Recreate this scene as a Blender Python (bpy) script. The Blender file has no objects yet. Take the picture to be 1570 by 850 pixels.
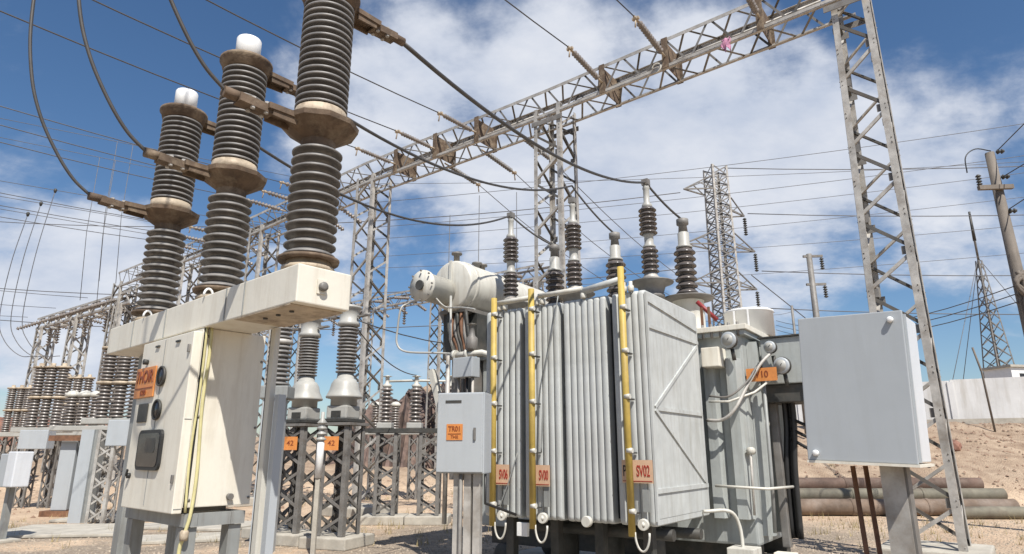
import bpy, bmesh, math, random
from mathutils import Vector, Matrix
R = math.radians
random.seed(7)
SC = bpy.context.scene
COL = SC.collection

# ------------------------------------------------------------------ camera, world, sun, exposure
CAMZ, PITCH, FPX = 1.6, R(15.0), 1005.0
cam_d = bpy.data.cameras.new("camera"); cam = bpy.data.objects.new("camera", cam_d); COL.objects.link(cam)
cam.location = (0, 0, CAMZ); cam.rotation_euler = (R(90) + PITCH, 0, 0)
cam_d.sensor_width = 36; cam_d.lens = 36 * FPX / 1570; cam_d.clip_end = 9000; cam_d.clip_start = 0.05
SC.camera = cam
SC.view_settings.view_transform = 'Standard'; SC.view_settings.look = 'None'
SC.view_settings.exposure = 0.36; SC.view_settings.gamma = 1.0

SUN_DIR = Vector((0.25, -0.68, 1.0)).normalized()          # towards the sun
sun_d = bpy.data.lights.new("sun", 'SUN'); sun = bpy.data.objects.new("sun", sun_d); COL.objects.link(sun)
sun_d.energy = 5.0; sun_d.angle = R(0.53); sun_d.color = (1.0, 0.955, 0.89)
sun.rotation_euler = SUN_DIR.to_track_quat('Z', 'Y').to_euler()

def pr(px, py, y):
    """point at forward distance y seen in direction of photo pixel"""
    r = (px - 785) / FPX; u = (425 - py) / FPX
    dy = math.cos(PITCH) - u * math.sin(PITCH); dz = math.sin(PITCH) + u * math.cos(PITCH)
    return Vector((r / dy * y, y, CAMZ + dz / dy * y))

W = bpy.data.worlds.new("World"); SC.world = W; W.use_nodes = True
nt = W.node_tree; nt.nodes.clear()
def N(t, **kw):
    n = nt.nodes.new(t)
    for k, v in kw.items(): setattr(n, k, v)
    return n
def Lk(a, b): nt.links.new(a, b)
out = N('ShaderNodeOutputWorld'); bg = N('ShaderNodeBackground'); Lk(bg.outputs[0], out.inputs[0])
sky = N('ShaderNodeTexSky'); sky.sky_type = 'NISHITA'; sky.sun_disc = False
sky.sun_elevation = math.asin(SUN_DIR.z); sky.sun_rotation = math.atan2(SUN_DIR.x, SUN_DIR.y)
sky.air_density = 1.0; sky.dust_density = 1.0; sky.ozone_density = 3.0; sky.altitude = 200
bg.inputs[1].default_value = 0.090
tc = N('ShaderNodeTexCoord')
def math_n(op, a, b=None, c=None):
    n = N('ShaderNodeMath', operation=op)
    for i, v in enumerate((a, b, c)):
        if v is None: continue
        if isinstance(v, (int, float)): n.inputs[i].default_value = v
        else: Lk(v, n.inputs[i])
    return n.outputs[0]
sep = N('ShaderNodeSeparateXYZ'); Lk(tc.outputs['Generated'], sep.inputs[0])
zc = math_n('ADD', math_n('MAXIMUM', sep.outputs[2], 0.0), 0.42)
comb = N('ShaderNodeCombineXYZ'); Lk(math_n('DIVIDE', sep.outputs[0], zc), comb.inputs[0]); Lk(math_n('DIVIDE', sep.outputs[1], zc), comb.inputs[1])
n1 = N('ShaderNodeTexNoise'); Lk(comb.outputs[0], n1.inputs['Vector']); n1.inputs['Scale'].default_value = 2.3; n1.inputs['Detail'].default_value = 9; n1.inputs['Roughness'].default_value = 0.58; n1.inputs['Distortion'].default_value = 0.35
n2 = N('ShaderNodeTexNoise'); mp = N('ShaderNodeMapping'); mp.inputs['Scale'].default_value = (1.0, 1.35, 1); mp.inputs['Rotation'].default_value = (0, 0, 0.5); mp.inputs['Location'].default_value = (3.1, 1.7, 0)
Lk(comb.outputs[0], mp.inputs[0]); Lk(mp.outputs[0], n2.inputs['Vector']); n2.inputs['Scale'].default_value = 4.2; n2.inputs['Detail'].default_value = 8; n2.inputs['Roughness'].default_value = 0.6
cov = math_n('ADD', math_n('ADD', math_n('MULTIPLY', n1.outputs[0], 1.25), math_n('MULTIPLY', n2.outputs[0], 0.75)), -0.5)
# where the day's cloud banks stand (directions in the sky): (px, py, radius deg, strength)
BANKS = [(650, 320, 13, .20), (780, 200, 10, .16), (560, 120, 8, .14), (700, 60, 9, .10), (960, 200, 12, .20), (1080, 250, 12, .20),
         (950, 330, 9, .16), (1140, 160, 9, .18), (1460, 210, 10, .17), (1330, 260, 9, .14), (1540, 380, 8, .10), (80, 400, 11, .24), (150, 470, 8, .16), (20, 330, 7, .12), (560, 190, 6, .10), (60, 30, 6, .16),
         (240, 470, 9, .10), (900, 50, 8, .10), (1100, 60, 6, .06), (1170, 440, 6, .12), (1330, 100, 6, .07), (60, 600, 10, .10),
         (180, 150, 10, -.16), (640, 440, 6, -.13), (1440, 60, 7, -.10), (1300, 420, 8, -.09), (640, 160, 5, -.08), (330, 250, 8, -.14), (1180, 100, 3, -.10), (950,440,5,-.10)]
for (bx, by, rad, st) in BANKS:
    d = (pr(bx, by, 10) - Vector((0, 0, CAMZ))).normalized()
    dot = N('ShaderNodeVectorMath', operation='DOT_PRODUCT'); Lk(tc.outputs['Generated'], dot.inputs[0]); dot.inputs[1].default_value = d
    mr = N('ShaderNodeMapRange', interpolation_type='SMOOTHSTEP'); Lk(dot.outputs['Value'], mr.inputs[0])
    mr.inputs[1].default_value = math.cos(R(rad * 1.25)); mr.inputs[2].default_value = math.cos(R(rad * 0.15)); mr.inputs[3].default_value = 0; mr.inputs[4].default_value = st * (.85 if st > 0 else 1.2)
    cov = math_n('ADD', cov, mr.outputs[0])
cm = N('ShaderNodeMapRange', interpolation_type='SMOOTHERSTEP'); Lk(cov, cm.inputs[0]); cm.inputs[1].default_value = 0.46; cm.inputs[2].default_value = 0.88; cm.inputs[4].default_value = 0.95
lowfade = N('ShaderNodeMapRange', interpolation_type='SMOOTHSTEP'); Lk(sep.outputs[2], lowfade.inputs[0]); lowfade.inputs[1].default_value = -0.02; lowfade.inputs[2].default_value = 0.06
cmask = math_n('MULTIPLY', cm.outputs[0], lowfade.outputs[0])
hue = N('ShaderNodeHueSaturation'); hue.inputs['Saturation'].default_value = 1.15; hue.inputs['Value'].default_value = 1.0; Lk(sky.outputs[0], hue.inputs['Color'])
mix = N('ShaderNodeMix', data_type='RGBA'); Lk(cmask, mix.inputs[0]); Lk(hue.outputs[0], mix.inputs[6]); cb_r = N('ShaderNodeMapRange'); Lk(n2.outputs[0], cb_r.inputs[0]); cb_r.inputs[1].default_value = .3; cb_r.inputs[2].default_value = .7
cmx = N('ShaderNodeMix', data_type='RGBA'); Lk(cb_r.outputs[0], cmx.inputs[0]); cmx.inputs[6].default_value = (4.6, 5.2, 6.4, 1); cmx.inputs[7].default_value = (7.2, 7.4, 7.9, 1)
Lk(cmx.outputs[2], mix.inputs[7])
Lk(mix.outputs[2], bg.inputs[0])

# ------------------------------------------------------------------ materials
def mat(name, col, rough=0.6, metal=0.0, var=0.12, vscale=3.0, dirt=None, dirt_amt=0.0, dirt_scale=4.0, bump=0.0, bscale=60.0, streak=False, coat=0.0):
    m = bpy.data.materials.new(name); m.use_nodes = True; t = m.node_tree; b = t.nodes['Principled BSDF']
    b.inputs['Roughness'].default_value = rough; b.inputs['Metallic'].default_value = metal
    if coat: b.inputs['Coat Weight'].default_value = coat
    tcn = t.nodes.new('ShaderNodeTexCoord'); n = t.nodes.new('ShaderNodeTexNoise'); n.inputs['Scale'].default_value = vscale; n.inputs['Detail'].default_value = 6; n.inputs['Roughness'].default_value = .65
    t.links.new(tcn.outputs['Object'], n.inputs['Vector'])
    mx = t.nodes.new('ShaderNodeMix'); mx.data_type = 'RGBA'
    mx.inputs[6].default_value = tuple(c * (1 - var * 1.6) for c in col) + (1,); mx.inputs[7].default_value = tuple(min(1, c * (1 + var)) for c in col) + (1,)
    rmp = t.nodes.new('ShaderNodeMapRange'); rmp.inputs[1].default_value = .3; rmp.inputs[2].default_value = .7
    t.links.new(n.outputs[0], rmp.inputs[0]); t.links.new(rmp.outputs[0], mx.inputs[0]); cur = mx.outputs[2]
    if dirt_amt > 0:
        n2 = t.nodes.new('ShaderNodeTexNoise'); n2.inputs['Scale'].default_value = dirt_scale; n2.inputs['Detail'].default_value = 8; n2.inputs['Roughness'].default_value = .7
        mpg = t.nodes.new('ShaderNodeMapping'); mpg.inputs['Scale'].default_value = (3.2, 3.2, .35) if streak else (1, 1, 1); mpg.inputs['Location'].default_value = (5, 3, 1)
        t.links.new(tcn.outputs['Object'], mpg.inputs[0]); t.links.new(mpg.outputs[0], n2.inputs['Vector'])
        r2 = t.nodes.new('ShaderNodeMapRange'); r2.inputs[1].default_value = .48; r2.inputs[2].default_value = .72; r2.inputs[4].default_value = dirt_amt
        t.links.new(n2.outputs[0], r2.inputs[0]); m2 = t.nodes.new('ShaderNodeMix'); m2.data_type = 'RGBA'; t.links.new(r2.outputs[0], m2.inputs[0]); t.links.new(cur, m2.inputs[6]); m2.inputs[7].default_value = tuple(dirt) + (1,); cur = m2.outputs[2]
    t.links.new(cur, b.inputs['Base Color'])
    if bump > 0:
        n3 = t.nodes.new('ShaderNodeTexNoise'); n3.inputs['Scale'].default_value = bscale; n3.inputs['Detail'].default_value = 4; t.links.new(tcn.outputs['Object'], n3.inputs['Vector'])
        bp = t.nodes.new('ShaderNodeBump'); bp.inputs['Strength'].default_value = bump; bp.inputs['Distance'].default_value = .01
        t.links.new(n3.outputs[0], bp.inputs['Height']); t.links.new(bp.outputs[0], b.inputs['Normal'])
    return m

M = dict(
    cream=mat("cream_paint", (.70, .665, .57), .5, 0, .06, 2, (.42, .35, .25), .4, 3.5, .08, 30, True),
    radiator=mat("radiator_grey_paint", (.47, .485, .47), .55, 0, .10, 2.5, (.27, .26, .22), .6, 3.4, .06, 25, True),
    tankgrey=mat("tank_grey_paint", (.36, .38, .365), .5, 0, .1, 2.5, (.20, .19, .16), .55, 3, .06, 25, True),
    boxgrey=mat("cabinet_grey_paint", (.385, .41, .425), .42, 0, .035, 2, (.27, .27, .25), .22, 2.5, .03, 20, True),
    boxside=mat("cabinet_paint_lit_copy", (.62, .64, .66), .45, 0, .05, 2, (.4, .4, .38), .3, 2.5, .03, 20, True),  # paler copy of the cabinet grey, sunlight put into the colour
    offwhite=mat("offwhite_paint", (.56, .545, .485), .5, 0, .08, 2, (.33, .29, .23), .6, 4, .05, 25, True),
    white=mat("white_paint", (.80, .80, .78), .4, 0, .05, 3, (.5, .47, .4), .2, 4),
    porcelain=mat("brown_grey_porcelain", (.175, .168, .16), .5, 0, .15, 6, (.33, .305, .275), .6, 9, .05, 50),
    porcelain_far=mat("grey_porcelain", (.20, .175, .155), .35, 0, .2, 3, (.34, .3, .26), .5, 5),
    rustcast=mat("rust_stained_casting", (.125, .085, .055), .8, .05, .3, 8, (.40, .32, .22), .6, 5, .25, 40),
    porcelain_red=mat("red_brown_porcelain", (.09, .08, .075), .22, 0, .15, 6, (.25, .2, .17), .4, 9),
    flange=mat("weathered_cast_aluminium", (.46, .38, .28), .65, .1, .2, 7, (.13, .085, .05), .85, 9, .25, 40),
    galv=mat("galvanised_steel", (.44, .42, .385), .55, .15, .22, 4, (.17, .13, .09), .75, 3, .06, 40),
    galvdark=mat("galvanised_steel_weathered", (.20, .19, .175), .6, .15, .22, 4, (.12, .09, .065), .6, 4, .06, 40),
    rusty=mat("rusted_steel", (.20, .10, .055), .8, .1, .3, 6, (.08, .04, .025), .7, 8, .2, 40),
    frame=mat("support_frame_grey_paint", (.27, .28, .27), .55, .1, .12, 3, (.14, .12, .1), .5, 4, .05, 30, True),
    bracedark=mat('weathered_brace_painted_shade', (.10, .095, .085), .65, .1, .25, 4, (.16, .11, .07), .5, 4),  # dark copy of the weathered steel, shade put into the colour
    gravelstone=mat('gravel_stone', (.35, .29, .22), .95, 0, .35, 3),
    domegrey=mat('aged_grey_enamel', (.38, .375, .345), .45, 0, .1, 3, (.34, .31, .26), .5, 5, .05, 30),
    dark=mat("black_rubber_and_gap_shade", (.02, .02, .02), .5, 0, .2, 8),  # rubber, and the painted shade in gaps and pipe mouths
    darksteel=mat("dark_painted_steel", (.055, .055, .05), .6, .2, .3, 5, (.12, .1, .08), .6, 5),
    wire=mat("aluminium_conductor", (.10, .095, .09), .55, .5, .1, 8),
    wirefar=mat("weathered_conductor", (.13, .13, .135), .6, .3, .1, 8),
    yellow=mat("yellow_paint", (.46, .33, .075), .55, 0, .15, 5, (.28, .20, .09), .65, 6, .05, 40, True),
    hose=mat("yellowed_hose", (.55, .50, .25), .5, 0, .15, 6),
    orange=mat("orange_enamel_sign", (.60, .23, .06), .45, 0, .12, 8, (.45, .16, .05), .5, 14),
    signpale=mat("pale_orange_sign", (.60, .40, .26), .5, 0, .06, 8),
    red=mat("red_lettering", (.34, .035, .02), .5, 0, .1, 8),
    black=mat("black_print", (.03, .025, .02), .5, 0, .1, 8),
    maroon=mat("maroon_lettering", (.22, .05, .015), .5, 0, .1, 8),
    glass=mat("dark_window_glass", (.02, .02, .022), .25, 0, .2, 3, (.10, .10, .10), .5, 6),
    concrete=mat("concrete", (.42, .39, .33), .9, 0, .15, 3, (.27, .24, .2), .5, 4, .3, 30),
    wall=mat("whitewashed_wall", (.64, .635, .62), .85, 0, .10, .5, (.40, .37, .32), .7, .7, .2, 8, True),
    pole=mat("wooden_pole", (.17, .145, .12), .8, 0, .15, 2, (.08, .065, .05), .6, 5, .2, 25, True),
    rock=mat("brown_stone", (.25, .16, .11), .95, 0, .3, 2, (.33, .24, .17), .6, 3, .3, 20),
    drywall=mat("red_earth_brick", (.24, .12, .085), .9, 0, .3, 1.5, (.14, .08, .06), .6, 2, .3, 10),
    pink=mat("faded_pink_cloth", (.50, .24, .36), .9, 0, .15, 10),
)
# ground: sand and gravel in patches
def ground_mat():
    m = bpy.data.materials.new("sandy_ground"); m.use_nodes = True; t = m.node_tree; b = t.nodes['Principled BSDF']; b.inputs['Roughness'].default_value = .95
    g = t.nodes.new('ShaderNodeNewGeometry'); L = t.links.new
    def nz(s, d=6, r=.6):
        n = t.nodes.new('ShaderNodeTexNoise'); n.inputs['Scale'].default_value = s; n.inputs['Detail'].default_value = d; n.inputs['Roughness'].default_value = r; L(g.outputs['Position'], n.inputs['Vector']); return n.outputs[0]
    def ramp(v, a, b_):
        r = t.nodes.new('ShaderNodeMapRange'); r.inputs[1].default_value = a; r.inputs[2].default_value = b_; L(v, r.inputs[0]); return r.outputs[0]
    def mx(f, c1, c2):
        x = t.nodes.new('ShaderNodeMix'); x.data_type = 'RGBA'; L(f, x.inputs[0])
        for i, c in ((6, c1), (7, c2)):
            if isinstance(c, tuple): x.inputs[i].default_value = c + (1,)
            else: L(c, x.inputs[i])
        return x.outputs[2]
    sand = mx(ramp(nz(.5), .35, .65), (.46, .33, .22), (.60, .46, .32))
    sand = mx(ramp(nz(6), .45, .75), sand, (.36, .26, .18))
    vor = t.nodes.new('ShaderNodeTexVoronoi'); vor.inputs['Scale'].default_value = 22; L(g.outputs['Position'], vor.inputs['Vector'])
    grav = mx(vor.outputs['Distance'], (.40, .33, .25), (.17, .13, .095))
    sp = t.nodes.new('ShaderNodeSeparateXYZ'); L(g.outputs['Position'], sp.inputs[0])
    near = t.nodes.new('ShaderNodeMapRange'); near.interpolation_type = 'SMOOTHSTEP'; near.inputs[1].default_value = 17.5; near.inputs[2].default_value = 15; L(sp.outputs[1], near.inputs[0])
    gf = t.nodes.new('ShaderNodeMath'); gf.operation = 'MULTIPLY'; L(near.outputs[0], gf.inputs[0]); 
    xr = t.nodes.new('ShaderNodeMapRange'); xr.interpolation_type = 'SMOOTHSTEP'; xr.inputs[1].default_value = 9.5; xr.inputs[2].default_value = 6; L(sp.outputs[0], xr.inputs[0])
    g2_ = t.nodes.new('ShaderNodeMath'); g2_.operation = 'MULTIPLY'; L(ramp(nz(.45, 4), .38, .5), g2_.inputs[0]); L(xr.outputs[0], g2_.inputs[1]); L(g2_.outputs[0], gf.inputs[1])
    c = mx(gf.outputs[0], sand, grav)
    zup = t.nodes.new('ShaderNodeMapRange'); zup.interpolation_type = 'SMOOTHSTEP'; zup.inputs[1].default_value = .25; zup.inputs[2].default_value = .9; L(sp.outputs[2], zup.inputs[0])
    red = mx(ramp(nz(1.4, 9, .7), .35, .65), (.24, .165, .11), (.42, .32, .225))
    c = mx(zup.outputs[0], c, red)
    L(c, b.inputs['Base Color'])
    bp = t.nodes.new('ShaderNodeBump'); bp.inputs['Strength'].default_value = .7; bp.inputs['Distance'].default_value = .05
    ad = t.nodes.new('ShaderNodeMath'); ad.operation = 'ADD'; L(nz(9, 8, .7), ad.inputs[0]); L(vor.outputs['Distance'], ad.inputs[1])
    L(ad.outputs[0], bp.inputs['Height']); L(bp.outputs[0], b.inputs['Normal'])
    return m
M['ground'] = ground_mat()
M['mound'] = mat('brown_earth_mound', (.13, .09, .075), .95, 0, .4, 1.6, (.26, .18, .135), .55, 2.2, .5, 3)

# ------------------------------------------------------------------ mesh helpers
class MB:
    def __init__(s, smooth=False): s.v = []; s.f = []; s.sm = []; s.smooth = smooth
    def add(s, vs, fs, sm=None):
        o = len(s.v); s.v += [Vector(x) for x in vs]; s.f += [tuple(i + o for i in f) for f in fs]; s.sm += [s.smooth if sm is None else sm] * len(fs); return s
    def box(s, x0, x1, y0, y1, z0, z1):
        vs = [(x, y, z) for z in (z0, z1) for y in (y0, y1) for x in (x0, x1)]
        return s.add(vs, [(0, 2, 3, 1), (4, 5, 7, 6), (0, 1, 5, 4), (2, 6, 7, 3), (0, 4, 6, 2), (1, 3, 7, 5)], False)
    def bbox(s, x0, x1, y0, y1, z0, z1, b=.01):
        """box with chamfered edges"""
        bm = bmesh.new(); bmesh.ops.create_cube(bm, size=1)
        for v in bm.verts: v.co = Vector(((x0 + x1) / 2 + v.co.x * (x1 - x0), (y0 + y1) / 2 + v.co.y * (y1 - y0), (z0 + z1) / 2 + v.co.z * (z1 - z0)))
        bmesh.ops.bevel(bm, geom=bm.edges[:], offset=b, segments=2, affect='EDGES', profile=.6)
        bm.verts.index_update(); s.add([v.co.copy() for v in bm.verts], [[v.index for v in f.verts] for f in bm.faces], False); bm.free(); return s
    def bar(s, p, q, w, t, n=(0, 0, 1)):
        p, q, n = Vector(p), Vector(q), Vector(n); d = (q - p).normalized()
        x = d.cross(n)
        if x.length < 1e-4: x = d.cross(Vector((1, 0, 0)))
        x.normalize(); n = x.cross(d).normalized(); x *= w / 2; n *= t / 2
        vs = [c + a * x + b * n for c in (p, q) for (a, b) in ((-1, -1), (1, -1), (1, 1), (-1, 1))]
        return s.add(vs, [(0, 3, 2, 1), (4, 5, 6, 7), (0, 1, 5, 4), (1, 2, 6, 5), (2, 3, 7, 6), (3, 0, 4, 7)], False)
    def tube(s, pts, r, n=8, caps=True):
        pts = [Vector(p) for p in pts]; rs = r if isinstance(r, (list, tuple)) else [r] * len(pts); vs = []; fs = []; prev = None
        for i, p in enumerate(pts):
            d = (pts[min(i + 1, len(pts) - 1)] - pts[max(i - 1, 0)]).normalized()
            if prev is None:
                a = Vector((0, 0, 1)) if abs(d.z) < .9 else Vector((1, 0, 0)); u = d.cross(a).normalized()
            else: u = (prev - d * prev.dot(d)).normalized()
            prev = u; w = d.cross(u)
            vs += [p + rs[i] * (math.cos(2 * math.pi * k / n) * u + math.sin(2 * math.pi * k / n) * w) for k in range(n)]
        for i in range(len(pts) - 1):
            for k in range(n): fs.append((i * n + k, i * n + (k + 1) % n, (i + 1) * n + (k + 1) % n, (i + 1) * n + k))
        s.add(vs, fs, True)
        if caps:
            o = len(s.v) - len(vs); s.f += [tuple(o + k for k in range(n))[::-1], tuple(o + (len(pts) - 1) * n + k for k in range(n))]; s.sm += [False, False]
        return s
    def lathe(s, prof, n=24, M4=None, sm=True, ang=None):
        """prof: (r,z) list"""
        M4 = M4 or Matrix(); vs = []; fs = []
        for (r, z) in prof:
            for k in range(n):
                a = 2 * math.pi * (k + .5) / n; vs.append(M4 @ Vector((r * math.cos(a), r * math.sin(a), z)))
        for i in range(len(prof) - 1):
            for k in range(n): fs.append((i * n + k, i * n + (k + 1) % n, (i + 1) * n + (k + 1) % n, (i + 1) * n + k))
        s.add(vs, fs, sm); o = len(s.v) - len(vs)
        if prof[0][0] > 1e-4: s.f.append(tuple(o + k for k in range(n))[::-1]); s.sm.append(False)
        if prof[-1][0] > 1e-4: s.f.append(tuple(o + (len(prof) - 1) * n + k for k in range(n))); s.sm.append(False)
        return s
    def xf(s, M4): s.v = [M4 @ v for v in s.v]; return s
    def build(s, name, m, parent=None, label=None, kind=None, loc=None):
        me = bpy.data.meshes.new(name); me.from_pydata([tuple(v) for v in s.v], [], s.f); me.polygons.foreach_set('use_smooth', s.sm)
        me.materials.append(M[m] if isinstance(m, str) else m); me.update()
        o = bpy.data.objects.new(name, me); COL.objects.link(o)
        if parent: o.parent = parent
        if loc: o.location = loc
        if label: o['label'] = label
        if kind: o['kind'] = kind
        return o

def thing(name, label, cat, loc=(0, 0, 0), rz=0, group=None):
    o = bpy.data.objects.new(name, None); COL.objects.link(o); o.location = loc; o.rotation_euler = (0, 0, rz); o.empty_display_size = .2
    o['label'] = label; o['category'] = cat
    if group: o['group'] = group
    return o
def tag(o, label, cat, group=None):
    o['label'] = label; o['category'] = cat
    if group: o['group'] = group
    return o
def inst(o, parent, loc=(0, 0, 0)):
    c = o.copy(); COL.objects.link(c); c.parent = parent; c.location = loc; return c
def copy_thing(root, loc, rz, label, group=None):
    r = root.copy(); COL.objects.link(r); r.location = loc; r.rotation_euler = (0, 0, rz); r['label'] = label
    if group: r['group'] = group
    def rec(a, b):
        for ch in a.children:
            c = ch.copy(); COL.objects.link(c); c.parent = b; rec(ch, c)
    rec(root, r); return r
def T(x, y, z): return Matrix.Translation((x, y, z))
def axisM(p, d):
    return Matrix.Translation(Vector(p)) @ Vector(d).to_track_quat('Z', 'Y').to_matrix().to_4x4()
def sheds(z0, z1, rc, rs, n, rim=.26, alt=1.0):
    """profile of a ribbed porcelain insulator"""
    p = (z1 - z0) / n; out = [(rc, z0)]
    for i in range(n):
        z = z0 + i * p; r = rs if (i % 2 == 0 or alt == 1.0) else rs * alt
        out += [(rc, z + .02 * p), (rc + .06 * (r - rc), z + .36 * p), (rc + .8 * (r - rc), z + .30 * p), (r - .004, z + .20 * p), (r, z + .25 * p), (r, z + (.25 + rim) * p), (r - .006, z + (.33 + rim) * p), (rc + .3 * (r - rc), z + .84 * p), (rc, z + .94 * p)]
    out.append((rc, z1)); return out
def simple_sheds(z0, z1, rc, rs, n):
    p = (z1 - z0) / n; out = [(rc, z0)]
    for i in range(n):
        z = z0 + i * p; out += [(rc, z + .1 * p), (rs, z + .32 * p), (rs, z + .42 * p), (rc, z + .9 * p)]
    out.append((rc, z1)); return out
def sag(a, b, s, n=14):
    a, b = Vector(a), Vector(b); return [a.lerp(b, i / n) - Vector((0, 0, 4 * s * (i / n) * (1 - i / n))) for i in range(n + 1)]
def bez(pts, n=24):
    """Catmull-Rom through points"""
    P = [Vector(p) for p in pts]; P = [2 * P[0] - P[1]] + P + [2 * P[-1] - P[-2]]; o = []
    k = max(2, n // (len(pts) - 1))
    for i in range(1, len(P) - 2):
        for j in range(k):
            t = j / k; p0, p1, p2, p3 = P[i - 1:i + 3]
            o.append(.5 * ((2 * p1) + (p2 - p0) * t + (2 * p0 - 5 * p1 + 4 * p2 - p3) * t * t + (3 * p1 - p0 - 3 * p2 + p3) * t ** 3))
    o.append(P[-2]); return o
def text(body, size, m, parent, M4, name="lettering", sx=1.0):
    c = bpy.data.curves.new(name, 'FONT'); c.body = body; c.size = size; c.extrude = .0015; c.align_x = 'CENTER'; c.align_y = 'CENTER'; c.offset = size * .012
    c.materials.append(M[m]); tmp = bpy.data.objects.new(name, c); COL.objects.link(tmp); bpy.context.view_layer.update()
    me = bpy.data.meshes.new_from_object(tmp); bpy.data.objects.remove(tmp)
    o = bpy.data.objects.new(name, me); COL.objects.link(o); o.parent = parent
    o.matrix_local = M4 @ Matrix.Diagonal((sx, 1, 1, 1)); return o

def angle_leg(mb, p, q, s, t, nx, ny):
    """L section: two flats meeting at the corner line p-q, running inwards along nx and ny"""
    p, q, nx, ny = Vector(p), Vector(q), Vector(nx), Vector(ny)
    mb.bar(p + nx * s / 2, q + nx * s / 2, s, t, ny); mb.bar(p + ny * (s / 2 + t / 2), q + ny * (s / 2 + t / 2), s - t, t, nx)
def lattice(L, w0, w1, n, leg=.12, br=.06, d0=None, d1=None, cross=False, horiz=False, rnd=0):
    """lattice mast along +Z; returns (legs MB list, braces MB list)"""
    d0 = d0 or w0; d1 = d1 or w1; legs = []; br_l = []
    def c(sx, sy, z): f = z / L; return Vector((sx * (w0 + (w1 - w0) * f) / 2, sy * (d0 + (d1 - d0) * f) / 2, z))
    for sx in (-1, 1):
        for sy in (-1, 1):
            mb = MB(); angle_leg(mb, c(sx, sy, 0), c(sx, sy, L), leg, .012, (-sx, 0, 0), (0, -sy, 0)); legs.append(mb)
    faces = [((-1, -1), (1, -1), (0, 1, 0)), ((1, 1), (-1, 1), (0, -1, 0)), ((1, -1), (1, 1), (-1, 0, 0)), ((-1, 1), (-1, -1), (1, 0, 0))]
    for fi, (A, B, inn) in enumerate(faces):
        inn = Vector(inn)
        for i in range(n):
            za, zb = L * i / n, L * (i + 1) / n; off = inn * .022
            pa, pb = (A, B) if i % 2 == 0 else (B, A)
            m_ = MB(); a = c(*pa, za + .03) + off; b = c(*pb, zb - .03) + off
            m_.bar(a, b, br, .01, inn); m_.bar(a + inn * .03 + Vector((0, 0, -br / 2 + .005)), b + inn * .03 + Vector((0, 0, -br / 2 + .005)), .01, .05, inn) if br > .05 else None
            br_l.append(m_)
            if cross:
                m2 = MB(); m2.bar(c(*pb, za + .03) + off * 1.6, c(*pa, zb - .03) + off * 1.6, br, .01, inn); br_l.append(m2)
            if horiz and i > 0:
                m3 = MB(); m3.bar(c(*A, za) + off * 2.2, c(*B, za) + off * 2.2, br * .9, .01, inn); br_l.append(m3)
    return legs, br_l
def join(mbs):
    o = MB()
    for m in mbs:
        k = len(o.v); o.v += m.v; o.f += [tuple(i + k for i in f) for f in m.f]; o.sm += m.sm
    return o

# ------------------------------------------------------------------ terrain
def smooth(t): t = max(0, min(1, t)); return t * t * (3 - 2 * t)
def hgt(x, y):
    e = max(0, min(1, (y - 18.6) / 9.4)) * 2.75 * smooth((x - 4.0) / 4.0)
    g = 1.9 * smooth((y - 23) / 17) + 1.5 * smooth((y - 42) / 40)
    h = max(e, g) if x > 4 else g
    h += 4.6 * math.exp(-(((x + 5.5) / 5.0) ** 2 + ((y - 50) / 6) ** 2))
    if y > 70: h += 10 * smooth((y - 70) / 900) * (.5 + .5 * math.sin(x / 140 + 1.3))
    h += .10 * math.sin(x * 1.9 + y * .7) * math.sin(y * 1.3 - x * .4) * smooth((h - .2) / .8)
    if h > .2 and y < 45: h += .06 * math.sin(x * 5.1 + 1) * math.sin(y * 4.3)
    return h
def build_ground():
    xs = sorted(set([-3000, -1500, -800, -400, -200, -120, -80, -60] + [i * 1.0 for i in range(-50, 0)] + [i * .5 for i in range(0, 81)] + [45, 50, 60, 80, 120, 200, 400, 800, 1500, 3000]))
    ys = sorted(set([-3000, -800, -200, -60, -20, 0, 4, 8] + [10 + i * .5 for i in range(0, 110)] + [66, 70, 80, 95, 120, 160, 220, 300, 450, 700, 1100, 1800, 3000]))
    mb = MB(True); nx = len(xs)
    vs = [(x, y, hgt(x, y)) for y in ys for x in xs]
    fs = [(j * nx + i, j * nx + i + 1, (j + 1) * nx + i + 1, (j + 1) * nx + i) for j in range(len(ys) - 1) for i in range(nx - 1)]
    mb.add(vs, fs, True); mb.build('ground', 'ground', kind='structure')
build_ground()

# loose stones and gravel lying about
def stones(name, spots, smin, smax, m):
    mb = MB()
    for (x, y) in spots:
        s = random.uniform(smin, smax); z = hgt(x, y); ph = random.random() * 6; vs = []
        for k in range(6):
            a = ph + k * math.pi / 3; r = s * random.uniform(.6, 1); vs.append((x + r * math.cos(a), y + r * math.sin(a), z - .01 + s * random.uniform(0, .25)))
        vs.append((x + random.uniform(-.2, .2) * s, y, z + s * random.uniform(.5, .9)))
        mb.add(vs, [(k, (k + 1) % 6, 6) for k in range(6)], False)
    return mb.build(name, m, kind='stuff')
stones('gravel', [(random.uniform(-13, 14), random.uniform(10.5, 17)) for _ in range(12000)], .012, .038, 'gravelstone')
stones('embankment_rubble', [(random.uniform(6, 24), random.uniform(18.8, 29)) for _ in range(2600)], .015, .085, 'rock')
stones('yard_rubble', [(random.uniform(-30, 8), random.uniform(17, 30)) for _ in range(900)], .03, .09, 'rock')
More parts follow.
